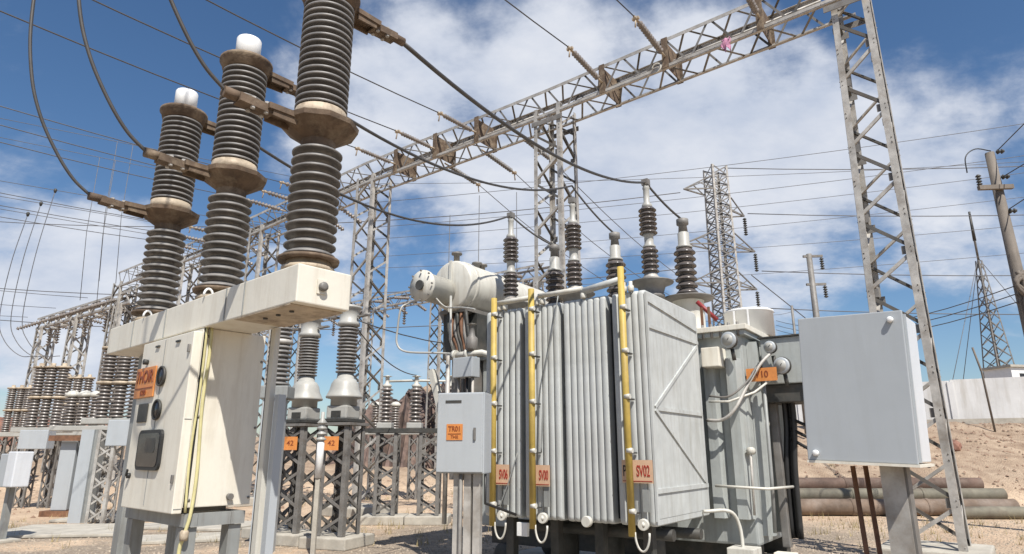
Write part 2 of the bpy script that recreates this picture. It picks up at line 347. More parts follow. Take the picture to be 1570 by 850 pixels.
for (x, y, s, lb) in ((16.0, 24.6, .33, 'reddish brown boulder sitting on the bare embankment below the white wall'), (13.6, 24.0, .22, 'smaller dark stone lying left of the boulder on the embankment')):
    mb = MB(True)
    bm = bmesh.new(); bmesh.ops.create_icosphere(bm, subdivisions=2, radius=s)
    for v in bm.verts: v.co *= random.uniform(.8, 1.15); v.co.z *= .75
    bm.verts.index_update(); mb.add([v.co.copy() for v in bm.verts], [[v.index for v in f.verts] for f in bm.faces], False); bm.free()
    tag(mb.build('boulder', 'drywall', loc=(x, y, hgt(x, y) + s * .35)), lb, 'boulder')
# dry grass tufts
mb = MB()
for _ in range(420):
    x = random.choice([random.uniform(6, 13), random.uniform(-12, -2), random.uniform(-3, 2)]); y = random.uniform(12, 18) if random.random() < .7 else random.uniform(18, 26)
    if abs(x) > y * .9: continue
    z = hgt(x, y)
    for k in range(7):
        a = random.random() * 6.28; h = random.uniform(.06, .22); l = random.uniform(.03, .12); w = .006
        p = Vector((x + random.uniform(-.08, .08), y + random.uniform(-.08, .08), z)); q = p + Vector((l * math.cos(a), l * math.sin(a), h)); s_ = Vector((math.sin(a), -math.cos(a), 0)) * w
        mb.add([p - s_, p + s_, q], [(0, 1, 2)], False)
M['drygrass'] = mat("dry_grass", (.34, .27, .13), .9, 0, .3, 5)
mb.build('dry_grass', 'drygrass', kind='stuff')

# concrete paving slabs left
for i, (x, y, w, d, rz, lb) in enumerate([(-9.2, 14.6, 2.6, 2.2, .15, 'pale concrete slab nearest the left grey box post'), (-6.9, 15.6, 2.4, 1.6, -.2, 'pale concrete slab before the left lattice support'),
                                        (-9.4, 17.4, 3.2, 1.7, .1, 'cracked concrete slab further back under the left equipment'), (-6.2, 13.3, 1.6, 1.1, .35, 'small sunken slab right of the left lattice support')]):
    mb = MB(); mb.bbox(-w / 2, w / 2, -d / 2, d / 2, 0, .06, .015); o = mb.build('concrete_slab', 'concrete', loc=(x, y, .004)); o.rotation_euler = (R(random.uniform(-.5, .5)), 0, rz); tag(o, lb, 'slab')

# ------------------------------------------------------------------ white wall, pipes, hut
A, B = Vector((9.5, 39.4, 0)), Vector((40, 22.8, 0)); d = (B - A); n_w = 10
wl = thing('boundary_wall', 'long whitewashed boundary wall on top of the bare embankment at right', 'wall', A, math.atan2(d.y, d.x))
for i in range(n_w):
    l = d.length / n_w; x0 = i * l
    p = A.lerp(B, (i + .5) / n_w); z = 2.3
    MB().box(x0 + .02, x0 + l - .02, 0, .22, z, 5.05 + .05 * math.sin(i * 2.1)).build('wall_panel', 'wall', wl)
    MB().box(x0 - .12, x0 + .12, -.06, -.002, z, 5.0).build('pilaster', 'wall', wl)
MB().box(0, d.length, -1.6, -1.2, 2.2, 3.12).build('footing_kerb', 'concrete', wl)
A, B = Vector((-6.2, 40, 0)), Vector((-2.0, 38.5, 0)); d = B - A
o = MB().box(0, d.length, 0, .25, 1.6, 3.25).build('white_wall', 'wall', loc=A); o.rotation_euler = (0, 0, math.atan2(d.y, d.x)); tag(o, 'low white wall seen far off between the lattice supports', 'wall')
for k, (px, w, zt, lb) in enumerate([(1548, 2.2, 5.9, 'small white hut with flat roof behind the wall at the foot of the radio mast')]):
    c = pr(px, 560, 44); h = thing('hut', lb, 'hut', (c.x, 44, 3.0), .2)
    MB().box(-w / 2, w / 2, -1, 1, 0, 4.0).build('hut_wall', 'white', h); MB().box(-w / 2 - .15, w / 2 + .15, -1.15, 1.15, 4.0, 4.15).build('roof', 'concrete', h)
    MB().box(-.5, .3, -1.02, -1.002, 2.9, 3.6).build('window', 'glass', h)

def pipe(x0, x1, y, z, r, m, lb, dy=0):
    mb = MB(True); n = 20; pts = [(x0 + (x1 - x0) * i / 6, y + dy * i / 6 + .03 * math.sin(i * 1.7), z) for i in range(7)]
    mb.tube(pts, r, n, caps=False)
    o = mb.build('steel_pipe', m)
    for xa in (x0, x1): MB(True).tube([(xa + (.02 if xa == x0 else -.02), pts[0 if xa == x0 else -1][1], z), (xa + (.2 if xa == x0 else -.2), pts[0 if xa == x0 else -1][1], z)], r * .86, 14, caps=True).build('pipe_bore', 'dark', o)  # black plugs stand in for the shade inside the open ends
    for f in (.3, .62):
        xx = x0 + (x1 - x0) * f; MB(True).lathe([(r + .002, 0), (r + .014, .01), (r + .014, .09), (r + .002, .1)], 20, axisM((xx, y + dy * f, z), (1, dy / (x1 - x0), 0))).build('weld_collar', m, o)
    tag(o, lb, 'pipe')
M['pipe_a'] = mat("rusted_pipe", (.125, .08, .06), .8, .1, .3, 2, (.24, .19, .15), .5, 2, .15, 20)
M['pipe_b'] = mat("grey_green_pipe", (.17, .155, .115), .75, .1, .3, 1.2, (.09, .06, .045), .7, 1.6, .15, 20)
M['pipe_c'] = mat("brown_stained_pipe", (.17, .12, .085), .8, .05, .3, 1.5, (.36, .31, .27), .45, 1.1, .15, 20)
pipe(8.0, 13.75, 20.2, .70, .19, 'pipe_a', 'rust brown steel pipe, topmost and furthest of the stacked pipes at right')
pipe(7.6, 13.7, 19.25, .46, .18, 'pipe_b', 'grey green pipe, middle one of the stacked pipes at right')
pipe(7.0, 13.2, 18.2, .215, .21, 'pipe_c', 'brown stained pipe, lowest and nearest of the stacked pipes at right')
pipe(11.2, 17.6, 17.3, .15, .15, 'pipe_b', 'dark pipe lying on the sand at the far right beyond the stacked pipes')
for x in (8.6, 10.6, 12.6):
    tag(MB().bar((x, 18.6, .14), (x, 20.7, .50), .14, .14).build('timber_bearer', 'pole'), 'dark timber bearer under the stacked pipes, ' + {8.6: 'leftmost', 10.6: 'middle', 12.6: 'rightmost'}[x] + ' of three', 'timber')

# ------------------------------------------------------------------ portal gantry
GD = Vector((-.8, .6, 0)); G0 = Vector((6.33, 10.5, 0)); GYAW = math.atan2(.6, -.8)
gan = thing('steel_gantry', 'tall galvanised lattice gantry crossing the whole yard above the equipment', 'gantry', G0, GYAW)
# local x runs along the beam away from the right hand column
CT = [(0, 10.0), (6.6, 9.75), (13.1, 9.65), (18.7, 9.25), (23.9, 9.05), (29.2, 8.9)]
for i, (t, zt) in enumerate(CT):
    L = zt - .1 - .25
    w = .84 if i == 0 else .80
    legs, brs = lattice(L, w, w * .72 if i == 0 else w * .92, 15, .105 if i == 0 else .095, .055)
    Mx = T(t, 0, .25)
    col = join([l.xf(Mx) for l in legs])
    if i < 3:
        c = col.build('lattice_column', 'galv', gan)
        gp = MB()
        for lv in range(1, 15):
            z = L * lv / 15 + .25; ww = (w + ((w * .72 if i == 0 else w * .92) - w) * lv / 15) / 2
            for sx in (-1, 1):
                for sy in (-1, 1):
                    if (lv + (sx > 0)) % 2: gp.box(t + sx * (ww - .09) - .075, t + sx * (ww - .09) + .075, sy * (ww - .030) - .004, sy * (ww - .030) + .004, z - .07, z + .07)
                    for q_ in (-.04, .04): gp.add([(t + sx * (ww - .03) - .012, sy * (ww + .006), z + q_ - .012), (t + sx * (ww - .03) + .012, sy * (ww + .006), z + q_ - .012), (t + sx * (ww - .03), sy * (ww + .022), z + q_ + .01)], [(0, 1, 2)], False)
        gp.build('gussets', 'galvdark', c, kind='stuff')
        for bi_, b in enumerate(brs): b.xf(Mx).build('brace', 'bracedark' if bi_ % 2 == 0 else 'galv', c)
    else:
        c = col.build('lattice_column', 'galv', gan); join([b.xf(Mx) for b in brs]).build('braces', 'galvdark', c, kind='stuff')
    MB().bbox(t - .7, t + .7, -.7, .7, 0, .25, .03).build('concrete_base', 'concrete', gan)
    if i in (0, 1):
        for yy in (-.405, .385): MB().box(t - (.30 if i == 0 else .42), t + .42, yy, yy + .02, zt - .56, zt - .44).build('head_plate', 'galvdark', gan)
for i in range(len(CT) - 1):
    (ta, za), (tb, zb) = CT[i], CT[i + 1]; a = Vector((ta, 0, za)); b = Vector((tb, 0, zb)); L = (b - a).length + .0
    legs, brs = lattice(L, .74, .74, 13, .075, .045, d0=.70, d1=.70)
    Mx = axisM(a, b - a)
    # keep section upright
    q = Matrix(((0, 0, 1), (1, 0, 0), (0, 1, 0))).to_4x4(); dz = (zb - za) / (tb - ta)
    Mx = T(*a) @ Matrix.Rotation(-math.atan(dz), 4, 'Y') @ q
    c = join([l.xf(Mx) for l in legs]).build('lattice_beam', 'galv', gan)
    if i < 2:
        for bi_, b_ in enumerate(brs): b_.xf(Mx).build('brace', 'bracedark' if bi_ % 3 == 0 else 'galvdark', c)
    else: join([b_.xf(Mx) for b_ in brs]).build('braces', 'galvdark', c, kind='stuff')
    # walkway rail inside the beam
    MB(True).tube([(ta + .5, -.05, za + .02), (tb - .5, -.05, zb + .02)], .028, 6).build('stiffener_pipe', 'galv', gan)
def gpt(t, off=0, dz=0):
    """world point on the gantry line at t, off metres towards the camera side(-) or far side(+)"""
    z = CT[-1][1]
    for (ta, za), (tb, zb) in zip(CT, CT[1:]):
        if ta <= t <= tb: z = za + (zb - za) * (t - ta) / (tb - ta)
    if t < 0: z = CT[0][1]
    return G0 + GD * t + Vector((.6, .8, 0)) * off + Vector((0, 0, z + dz))
def g_of_px(px, py):
    r = pr(px, py, 1).x; return (6.33 - r * 10.5) / (.8 + .6 * r)

# far gantry on the left
g2 = thing('steel_gantry', 'distant lattice gantry with many small insulators at the far left of the yard', 'gantry', G0 + GD * 28.9 + Vector((0, 0, 0)), GYAW)
ZT = 8.0
for t in (0.0, 4.6, 8.8):
    legs, brs = lattice(ZT - .3, .85, .7, 12, .11, .07)
    c = join([l.xf(T(t, 0, .1)) for l in legs]).build('lattice_column', 'galv', g2); join([b.xf(T(t, 0, .1)) for b in brs]).build('braces', 'galv', c, kind='stuff')
legs, brs = lattice(10.4, .6, .6, 16, .10, .06)
q = T(-1, 0, ZT) @ Matrix(((0, 0, 1), (1, 0, 0), (0, 1, 0))).to_4x4()
c = join([l.xf(q) for l in legs]).build('lattice_beam', 'galv', g2); join([b.xf(q) for b in brs]).build('braces', 'galv', c, kind='stuff')
for k in range(9):
    t = .3 + k * 1.08
    for sgn in (-1, 1):
        MB(True).lathe(simple_sheds(0, 1.0, .03, .10, 8), 8, axisM((t, sgn * .35, ZT), (0, sgn, -.12 if sgn < 0 else -.5))).build('strain_insulator', 'porcelain_far', g2)
    if k % 3 != 2:
        MB(True).lathe(simple_sheds(0, .9, .03, .11, 7), 8, axisM((t + .4, 0, ZT - .3), (0, 0, -1))).build('hanging_insulator', 'porcelain_far', g2)

# second row of gantries beyond the left half
g3 = thing('steel_gantry', 'second lattice gantry standing behind the left half of the main one', 'gantry', G0 + GD * 15 + Vector((.6, .8, 0)) * 11, GYAW)
for i in range(5):
    legs, brs = lattice(8.9, .8, .7, 13, .10, .06); Mx = T(i * 5.6, 0, .1)
    c = join([l.xf(Mx) for l in legs]).build('lattice_column', 'galv', g3); join([b.xf(Mx) for b in brs]).build('braces', 'bracedark', c, kind='stuff')
legs, brs = lattice(24, .65, .65, 36, .085, .05); q = T(-.8, 0, 9.3) @ Matrix(((0, 0, 1), (1, 0, 0), (0, 1, 0))).to_4x4()
c = join([l.xf(q) for l in legs]).build('lattice_beam', 'galv', g3); join([b.xf(q) for b in brs]).build('braces', 'galvdark', c, kind='stuff')
for k in range(16):
    t = .4 + k * 1.42
    MB(True).lathe(simple_sheds(0, 1.0, .03, .09, 8), 8, axisM((t, .33, 9.2), (0, 1, -.15))).build('strain_insulator', 'porcelain_far', g3)
    MB(True).lathe(simple_sheds(0, 1.0, .03, .09, 8), 8, axisM((t + .3, -.33, 9.2), (0, -1, -.35))).build('strain_insulator', 'porcelain_far', g3)
    if k % 2: MB(True).lathe(simple_sheds(0, 1.0, .03, .10, 8), 8, axisM((t + .6, 0, 8.95), (0, 0, -1))).build('hanging_insulator', 'porcelain_far', g3)

# strain insulators and overhead conductors
def strain(base, dirv, L=1.05, r=.075, m='porcelain_far', label='', group=None, n=12, name='strain_insulator'):
    dv = Vector(dirv).normalized(); base = Vector(base)
    th = thing(name, label, 'insulator', base, 0, group)
    MB(True).lathe(simple_sheds(.22, .22 + L, .032, r, n), 12, axisM((0, 0, 0), dv)).build('insulator_string', m, th)
    MB(True).tube([(0, 0, 0), dv * .24], .024, 6).build('link', 'flange', th)
    h = MB(True); h.tube([dv * (.2 + L), dv * (.42 + L)], .03, 6)
    side = dv.cross(Vector((0, 0, 1))).normalized(); p = dv * (.34 + L)
    h.tube([p, p + Vector((0, 0, -.22)) + dv * .04], .018, 5); h.bar(p - side * .07, p + side * .07, .06, .05)
    h.build('clamp', 'flange', th)
    return base + dv * (.42 + L)
ordn = ['first', 'second', 'third', 'fourth', 'fifth', 'sixth']
bays = [((1172, 30), (1030, 85), (935, 120)), ((745, 190), (682, 214), (622, 238))]
near_names = {0: 'right hand beam span', 1: 'middle beam span'}
for bi, bay in enumerate(bays):
    for k, (px, py) in enumerate(bay):
        t = g_of_px(px, py); b = gpt(t, -.37, -.1)
        e = strain(b, (-.6, -.8, .10 if bi == 0 else -.04), label=f'grey strain insulator facing the viewer, {ordn[k]} from right on the {near_names[bi]}', group='near side strain insulators', r=.068 if bi == 0 else .06, m='porcelain_far')
        far = e + Vector((-.6, -.8, 0)) * 26 + Vector((0, 0, 1.2))
        tag(MB(True).tube(sag(e, far, 1.0, 20), .013, 6).build('overhead_wire', 'wire'), f'bare overhead conductor ending at the {ordn[k]} strain insulator of the {near_names[bi]}', 'wire', 'near side overhead conductors')
        # jumper plate on the beam with stained gusset
        g = MB(); Mx = Matrix.Translation(gpt(t, 0, 0)) @ Matrix.Rotation(GYAW, 4, 'Z')
        g.box(-.07, .07, -.40, -.385, -.36, .36); g.box(-.012, .012, -.384, .384, -.30, .30); g.box(-.07, .07, .385, .40, -.36, .36)
        tag(g.xf(Mx).build('anchor_plate', 'rustcast'), f'brown stained anchor plate behind the {ordn[k]} strain insulator of the {near_names[bi]}', 'bracket', 'rusty anchor plates')
# far side of the gantry: strings slanting down towards distant gear
for k, (px, py) in enumerate([(785, 205), (725, 228), (668, 250)]):
    t = g_of_px(px, py); b = gpt(t, .37, -.15)
    e = strain(b, (.6, .8, -.10), L=1.15, r=.07, m='porcelain', label=f'dark strain insulator on the gantry far side, {ordn[k]} leftwards from the middle column', group='far side strain insulators')
    far = e + Vector((.6, .8, 0)) * 26 + Vector((0, 0, .3))
    tag(MB(True).tube(sag(e, far, 1.8, 18), .012, 5).build('overhead_wire', 'wirefar'), f'thin conductor running away behind the gantry from the {ordn[k]} dark strain insulator', 'wire', 'far side overhead conductors')
# left bays
k = 0
for t in (15.2, 16.1, 17.0, 20.4, 21.5, 22.6):
    b = gpt(t, -.37, -.05)
    bay = ordn[k % 3]; wh = ['third beam span', 'fourth beam span', 'last beam span'][k // 3]
    e = strain(b, (-.6, -.8, -.03), label=f'small strain insulator on the {wh} from the right, {bay} of three', group='near side strain insulators', n=9)
    far = e + Vector((-.6, -.8, 0)) * 34 + Vector((0, 0, 1.2))
    tag(MB(True).tube(sag(e, far, 1.3, 20), .012, 5).build('overhead_wire', 'wirefar'), f'thin overhead conductor ending at the {wh}, {bay} of its three', 'wire', 'thin conductors over the left side')
    e2 = gpt(t, .37, -.2)
    MBs = MB(True).lathe(simple_sheds(0, 1.0, .03, .08, 9), 8, axisM(e2, (.6, .8, -.3))); tag(MBs.build('strain_insulator', 'porcelain_far'), f'short insulator behind the {wh}, {bay} of its three', 'insulator', 'insulators behind the left spans')
    k += 1
# wires of the far left gantry
for k in range(3):
    a = G0 + GD * (28.9 + .3 + k * 3.4) + Vector((-.6, -.8, 0)) * 1.4 + Vector((0, 0, ZT - .1)); b = a + Vector((-.6, -.8, 0)) * 30 + Vector((0, 0, 1.5))
    tag(MB(True).tube(sag(a, b, 1.2, 20), .012, 5).build('overhead_wire', 'wirefar'), f'faint conductor running left from the distant gantry, {ordn[k]} from the right', 'wire', 'conductors of the distant gantry')
# pink rag and hook on the beam
t = g_of_px(1122, 62); p = gpt(t, -.42, -.28)
mb = MB(True); vs = []; 
for j in range(7):
    for i in range(7): vs.append((i * .03 - .09 + .02 * math.sin(j * 1.3), -.02 + .04 * math.sin(i * 1.8 + j), -j * (.035 + .008 * (i % 3)) + .02 * math.sin(i * 2.1)))
fs = [(j * 7 + i, j * 7 + i + 1, (j + 1) * 7 + i + 1, (j + 1) * 7 + i) for j in range(6) for i in range(6)]
mb.add(vs, fs, True); o = mb.build('rag', 'pink', loc=p); o.rotation_euler = (0, 0, GYAW + math.pi); sd = o.modifiers.new('t', 'SOLIDIFY'); sd.thickness = .004
tag(o, 'scrap of faded pink cloth caught on the right hand beam', 'cloth')
t = g_of_px(1018, 101); p = gpt(t, -.42, -.30)
o = MB(True).tube([Vector((.10 * math.cos(a), 0, .10 * math.sin(a))) for a in [i * .35 for i in range(15)]], .018, 6).build('rope_coil', 'offwhite', loc=p); o.rotation_euler = (0, 0, GYAW); tag(o, 'small coil of pale rope hung on the right hand beam', 'rope')

# ------------------------------------------------------------------ foreground circuit breaker
BO = Vector((-1.18, 3.65, 0)); BY = -R(42)
cb = thing('circuit_breaker', 'cream three pole circuit breaker with ribbed porcelain columns and control cabinet in front left', 'circuit breaker', BO, BY)
SP = 1.135
# long beam with chamfers and folded seams
bm_ = MB().bbox(-2.80, .16, -.15, .19, 2.385, 2.60, .008); beam = bm_.build('beam', 'cream', cb)
for x in (-2.25, -1.62, -.68, -.44): MB().box(x - .004, x + .004, -.156, -.151, 2.39, 2.598).build('seam', 'frame', beam)
MB(True).lathe([(0.0, 0), (.022, 0), (.026, .012), (.026, .03), (.012, .035), (0.0, .035)], 12, axisM((.16, 0.0, 2.49), (1, 0, 0))).build('end_plug', 'galvdark', beam)
MB().box(.161, .168, -.03, .03, 2.45, 2.53).build('end_plate', 'cream', beam)
for x in (-.35, -.2, -.05): MB(True).lathe([(.014, 0), (.014, .015), (0, .015)], 8, axisM((x, -.05, 2.384), (0, 0, -1))).build('drain_plug', 'darksteel', beam)
mb = MB().box(-.55, .1, -.148, .188, 2.378, 2.384); mb.build('underside_bounce_sheet', 'flange', beam)  # tan sheet puts the ochre ground bounce into the underside colour
OCT = 8
for k in range(3):
    x = -k * SP
    PX = T(x, 0, 0)
    MB(True).lathe([(.15, 2.60), (.15, 2.625), (.125, 2.63), (.125, 2.68)], 28, PX).build('base_flange', 'flange', cb)
    MB(True).lathe([(.17, 2.66), (.175, 2.68), (.11, 2.69)], 28, PX).build('lower_cap', 'rustcast', cb)
    MB(True).lathe(sheds(2.68, 3.38, .085, .148, 12, .14), 36, PX).build('lower_insulator', 'porcelain', cb)
    # middle flange: octagonal bowl
    MB().lathe([(.10, 3.37), (.105, 3.42), (.23, 3.505), (.235, 3.535), (.15, 3.56), (.145, 3.60), (.12, 3.61)], 10, PX, sm=False).build('middle_flange', 'rustcast', cb)
    MB(True).lathe([(.155, 3.545), (.155, 3.62), (.12, 3.625)], 28, PX).build('flange_ring', 'flange', cb)
    MB(True).lathe(sheds(3.62, 4.385, .100, .158, 17), 36, PX).build('upper_insulator', 'porcelain', cb)
    MB(True).lathe([(.12, 4.365), (.165, 4.385), (.175, 4.43), (.190, 4.445), (.190, 4.465), (.09, 4.475)], 28, PX).build('top_flange', 'rustcast', cb)
    MB().lathe([(.090, 4.472), (.090, 4.66), (.086, 4.668), (.0, 4.670)], 32, PX).build('top_cap', 'white', cb)
    # lower terminal towards -y, upper terminal towards +y
    for (sg, zz, nm) in ((-1, 3.515, 'lower_terminal'), (1, 4.435, 'upper_terminal')):
        m = MB()
        m.bar((x, sg * .16, zz), (x, sg * .36, zz - .005), .13, .035); m.bar((x - .05, sg * .18, zz - .035), (x - .05, sg * .33, zz - .03), .012, .05); m.bar((x + .05, sg * .18, zz - .035), (x + .05, sg * .33, zz - .03), .012, .05)
        m.bar((x, sg * .32, zz - .02), (x, sg * .52, zz - .01), .085, .05)
        m.tube([(x, sg * .48, zz), (x, sg * .60, zz)], .032, 10)
        t_ = m.build(nm, 'rustcast', cb)
        for (bx, by) in ((-.028, .36), (.028, .36), (-.028, .44), (.028, .44)):
            MB().lathe([(.014, -.05), (.014, .022), (0, .023)], 6, T(x + bx, sg * by, zz), sm=False).build('bolt', 'galv', t_)
# cabinet
cx0, cx1, cz0, cz1 = -1.80, -.97, 1.275, 2.384
MB().bbox(cx0 + .02, cx1, -.145, .285, cz0, cz1 - .001, .006).build('cabinet', 'cream', cb)
door = MB().bbox(cx0, cx1 + .012, -.207, -.148, cz0 - .03, cz1 - .03, .006).build('door', 'cream', cb)
def rrect(x0, x1, z0, z1, r, ya, yb):
    pts = [(cx + r * math.cos(R(a0 + j * 22.5)), cz + r * math.sin(R(a0 + j * 22.5))) for (cx, cz, a0) in ((x1 - r, z1 - r, 0), (x0 + r, z1 - r, 90), (x0 + r, z0 + r, 180), (x1 - r, z0 + r, 270)) for j in range(5)]
    n = len(pts); return MB().add([(x, ya, z) for x, z in pts] + [(x, yb, z) for x, z in pts], [tuple(range(n)), tuple(range(n, 2 * n))[::-1]] + [(k, n + k, n + (k + 1) % n, (k + 1) % n) for k in range(n)], False)
win = rrect(-1.67, -1.28, 1.49, 1.745, .045, -.203, -.1855).build('window_frame', 'dark', door)
rrect(-1.645, -1.305, 1.512, 1.723, .035, -.2065, -.2035).build('pane', 'glass', door); rrect(-1.52, -1.36, 1.60, 1.69, .02, -.2085, -.2068).build('indicator', 'darksteel', door)
MB().bbox(-1.78, -1.61, -.194, -.187, 1.80, 1.925, .004).build('nameplate', 'darksteel', door)
for z in (1.875, 2.095):
    MB(True).lathe([(.0, 0), (.060, 0), (.068, .006), (.068, .018), (.058, .02), (.056, .012), (0, .012)], 24, axisM((-1.44, -.186, z), (0, -1, 0))).build('gauge_rim', 'darksteel', door)
    MB(True).lathe([(0, 0), (.055, 0), (.055, .002), (0, .002)], 24, axisM((-1.44, -.199, z), (0, -1, 0))).build('gauge_face', 'glass', door)
for z in (1.42, 2.22): MB().bbox(cx1 - .03, cx1 - .01, -.20, -.187, z, z + .05, .003).build('hinge', 'galvdark', door)
MB(True).lathe([(.018, 0), (.018, .02), (0, .021)], 12, axisM((cx0 + .09, -.186, 1.45), (0, -1, 0))).build('handle', 'dark', door)
MB().bar((cx0 + .09, -.212, 1.45), (cx0 + .11, -.212, 1.49), .016, .01, (0, 1, 0)).build('key', 'dark', door)
MB(True).lathe([(.018, 0), (.02, .03), (0, .031)], 10, axisM((-1.74, -.186, 2.215), (0, -1, 0))).build('lamp_stub', 'darksteel', door)
for z, x in ((2.31, -1.52), (2.31, -1.18)): MB().bar((x - .03, -.19, z), (x + .03, -.19, z), .012, .012, (0, 1, 0)).build('slot', 'darksteel', door)
for x in (-1.40,): MB().box(x - .003, x + .003, -.188, -.1855, cz0, cz1 - .04).build('door_seam', 'frame', door)
# warning sign
sg = MB().bbox(-1.885, -1.54, -.200, -.190, 1.965, 2.175, .004).build('warning_sign', 'orange', door, label='orange enamel warning sign with dark lettering')
RX = Matrix.Rotation(R(90), 4, 'X')
text("7HOIR", .12, 'maroon', sg, T(-1.712, -.2025, 2.105) @ RX, sx=.85)
MB().box(-1.87, -1.555, -.2035, -.2008, 2.028, 2.034).build('sign_rule', 'maroon', sg)
text("6320", .05, 'maroon', sg, T(-1.712, -.2025, 1.998) @ RX)
for ch in door.children: ch.location = (.0, -.022, 0) if ch.name.split('.')[0] in ('hinge', 'slot', 'door_seam', 'handle', 'key') else (.065, -.022, 0)
# conduit in front of the side panel
pts = bez([(-.955, -.10, 2.385), (-.945, -.10, 2.2), (-.94, -.11, 1.9), (-.945, -.09, 1.5), (-.94, -.10, 1.25), (-.95, -.12, 1.12)], 30)
MB(True).tube(pts, .011, 8).build('yellow_conduit', 'hose', cb)
MB(True).tube(bez([(-.955, -.13, 2.385), (-.95, -.13, 2.0), (-.955, -.14, 1.6), (-.95, -.13, 1.25)], 20), .008, 6).build('earth_wire', 'hose', cb)
MB(True).tube([(-.968, .14, 1.33), (-.94, .14, 1.33)], .02, 10).build('drain_knob', 'galvdark', cb)
MB().box(-.969, -.966, -.14, -.115, 1.28, 2.38).build('panel_gap', 'dark', cb)
for (yy, zz) in ((-.11, 1.32), (-.11, 2.33), (.27, 1.32), (.27, 2.2), (-.11, 1.82), (.27, 1.76)):
    MB(True).lathe([(.009, 0), (.009, .004), (.004, .007), (0, .007)], 8, axisM((-.9698, yy, zz), (1, 0, 0))).build('screw', 'galvdark', cb)
for zz in (1.27, 1.80): MB().box(cx1 + .0125, cx1 + .0145, -.20, -.155, zz, zz + .004).build('edge_mark', 'frame', door)
# support frame
def chan(mb, x, y, z0, z1, w=.10, dpt=.08, t=.01):
    mb.box(x - w / 2, x + w / 2, y - dpt / 2, y - dpt / 2 + t, z0, z1); mb.box(x - w / 2, x - w / 2 + t, y - dpt / 2 + t, y + dpt / 2, z0, z1); mb.box(x + w / 2 - t, x + w / 2, y - dpt / 2 + t, y + dpt / 2, z0, z1)
    return mb
for (x, y) in ((-1.85, -.08), (-1.02, -.08), (-1.85, .2), (-1.02, .2)):
    chan(MB(), x, y, 0, 1.16).build('frame_leg', 'frame', cb)
MB().box(-1.92, -.95, -.13, -.05, 1.165, 1.24).box(-1.92, -.95, .16, .25, 1.165, 1.24).box(-1.92, -1.84, -.048, .158, 1.165, 1.24).box(-1.03, -.95, -.048, .158, 1.165, 1.24).build('frame_rail', 'frame', cb)
for x in (-1.75, -1.15): MB().box(x - .03, x + .03, -.1, .2, 1.241, 1.274).build('spacer', 'galvdark', cb)
MB().bar((-1.8, -.03, .35), (-1.06, -.03, 1.1), .05, .008, (0, 1, 0)).build('frame_brace', 'frame', cb)
for x in (-.62,):
    MB().box(x - .02, x + .03, .150, .185, 0, 2.376).build('column', 'offwhite', cb); MB().box(x - .06, x - .022, .165, .175, 0, 2.376).build('column_gap_shade', 'darksteel', cb)  # dark strip paints the shade of the gap beside the column
MB().box(-.56, -.51, .17, .22, 0, 1.95).build('back_panel', 'boxgrey', cb)
chan(MB(), -2.55, .10, 0, 2.376, .12, .12, .012).build('column', 'frame', cb)
MB().bbox(-2.7, -.4, -.35, .45, 0, .12, .02).build('plinth', 'concrete', cb)
MB(True).tube(bez([(-.95, -.12, 1.12), (-.97, -.13, 1.0), (-.95, -.11, .6), (-.96, -.11, .13)], 16), .012, 8).build('conduit_tail', 'hose', cb)
MB(True).lathe([(.022, 0), (.026, .02), (.026, .05), (.018, .06)], 10, T(-.95, -.12, 1.09)).build('conduit_gland', 'flange', cb)
# small lifting hooks along beam top
for x in (-2.05, -1.0): MB(True).tube([Vector((x, -.13 + .03 * math.cos(a), 2.60 + .05 * math.sin(a))) for a in [i * math.pi / 8 for i in range(9)]], .008, 6).build('lifting_eye', 'white', cb)

def bw(x, y, z): return cb.matrix_basis @ Vector((x, y, z)) if False else Matrix.Translation(BO) @ Matrix.Rotation(BY, 4, 'Z') @ Vector((x, y, z))
# droppers to the lower terminals
nm = ['right hand', 'middle', 'left hand']
for k in range(3):
    x = -k * SP; s = 1.0
    pts = bez([bw(x, -.58, 3.515), bw(x, -.72, 3.62), bw(x, -.86, 3.80), bw(x, -1.0, 4.05), bw(x, -1.10, 4.35), bw(x, -1.17, 4.8), bw(x, -1.20, 5.6), bw(x, -1.2, 7.2), bw(x, -1.15, 9.5)], 48)
    tag(MB(True).tube(pts, .0125 if k else .011, 8).build('dropper_cable', 'wire'), f'thick curved cable dropping to the lower terminal of the {nm[k]} breaker pole', 'cable')

# ------------------------------------------------------------------ transformer
TO = Vector((1.39, 6.75, 0)); TY = -R(35)
TM = Matrix.Translation(TO) @ Matrix.Rotation(TY, 4, 'Z')
tr = thing('power_transformer', 'large grey oil filled power transformer with finned radiators and yellow pipes', 'transformer', TO, TY)
# radiators
def fin_mesh():
    m = MB(True); w = .0375; y0, y1, z0, z1 = 0, 1.59, .90, 3.28; prof = []
    # rounded rectangle outline extruded across x with bulge
    r = .05; pts = []
    for (cy, cz, a0) in ((y1 - r, z1 - r, 0), (y0 + r, z1 - r, 90), (y0 + r, z0 + r, 180), (y1 - r, z0 + r, 270)):
        for j in range(4): a = R(a0 + j * 30); pts.append((cy + r * math.cos(a), cz + r * math.sin(a)))
    n = len(pts); cyc = (y0 + y1) / 2; czc = (z0 + z1) / 2
    def ring(x, ins): return [(x, py + (ins if py < cyc else -ins), pz + (ins if pz < czc else -ins)) for (py, pz) in pts]
    rings = [ring(-w, .014), ring(-w * .75, .002), ring(0, 0), ring(w * .75, .002), ring(w, .014)]; vs = sum(rings, [])
    fs = [(i * n + k, (i + 1) * n + k, (i + 1) * n + (k + 1) % n, i * n + (k + 1) % n) for i in range(4) for k in range(n)]
    m.add(vs, fs, True); m.f += [tuple(range(n)), tuple(4 * n + k for k in range(n))[::-1]]; m.sm += [False, False]
    return m
banks = [(-2.08, -1.58), (-1.515, -1.055), (-.985, -.455), (-.375, 0.0)]
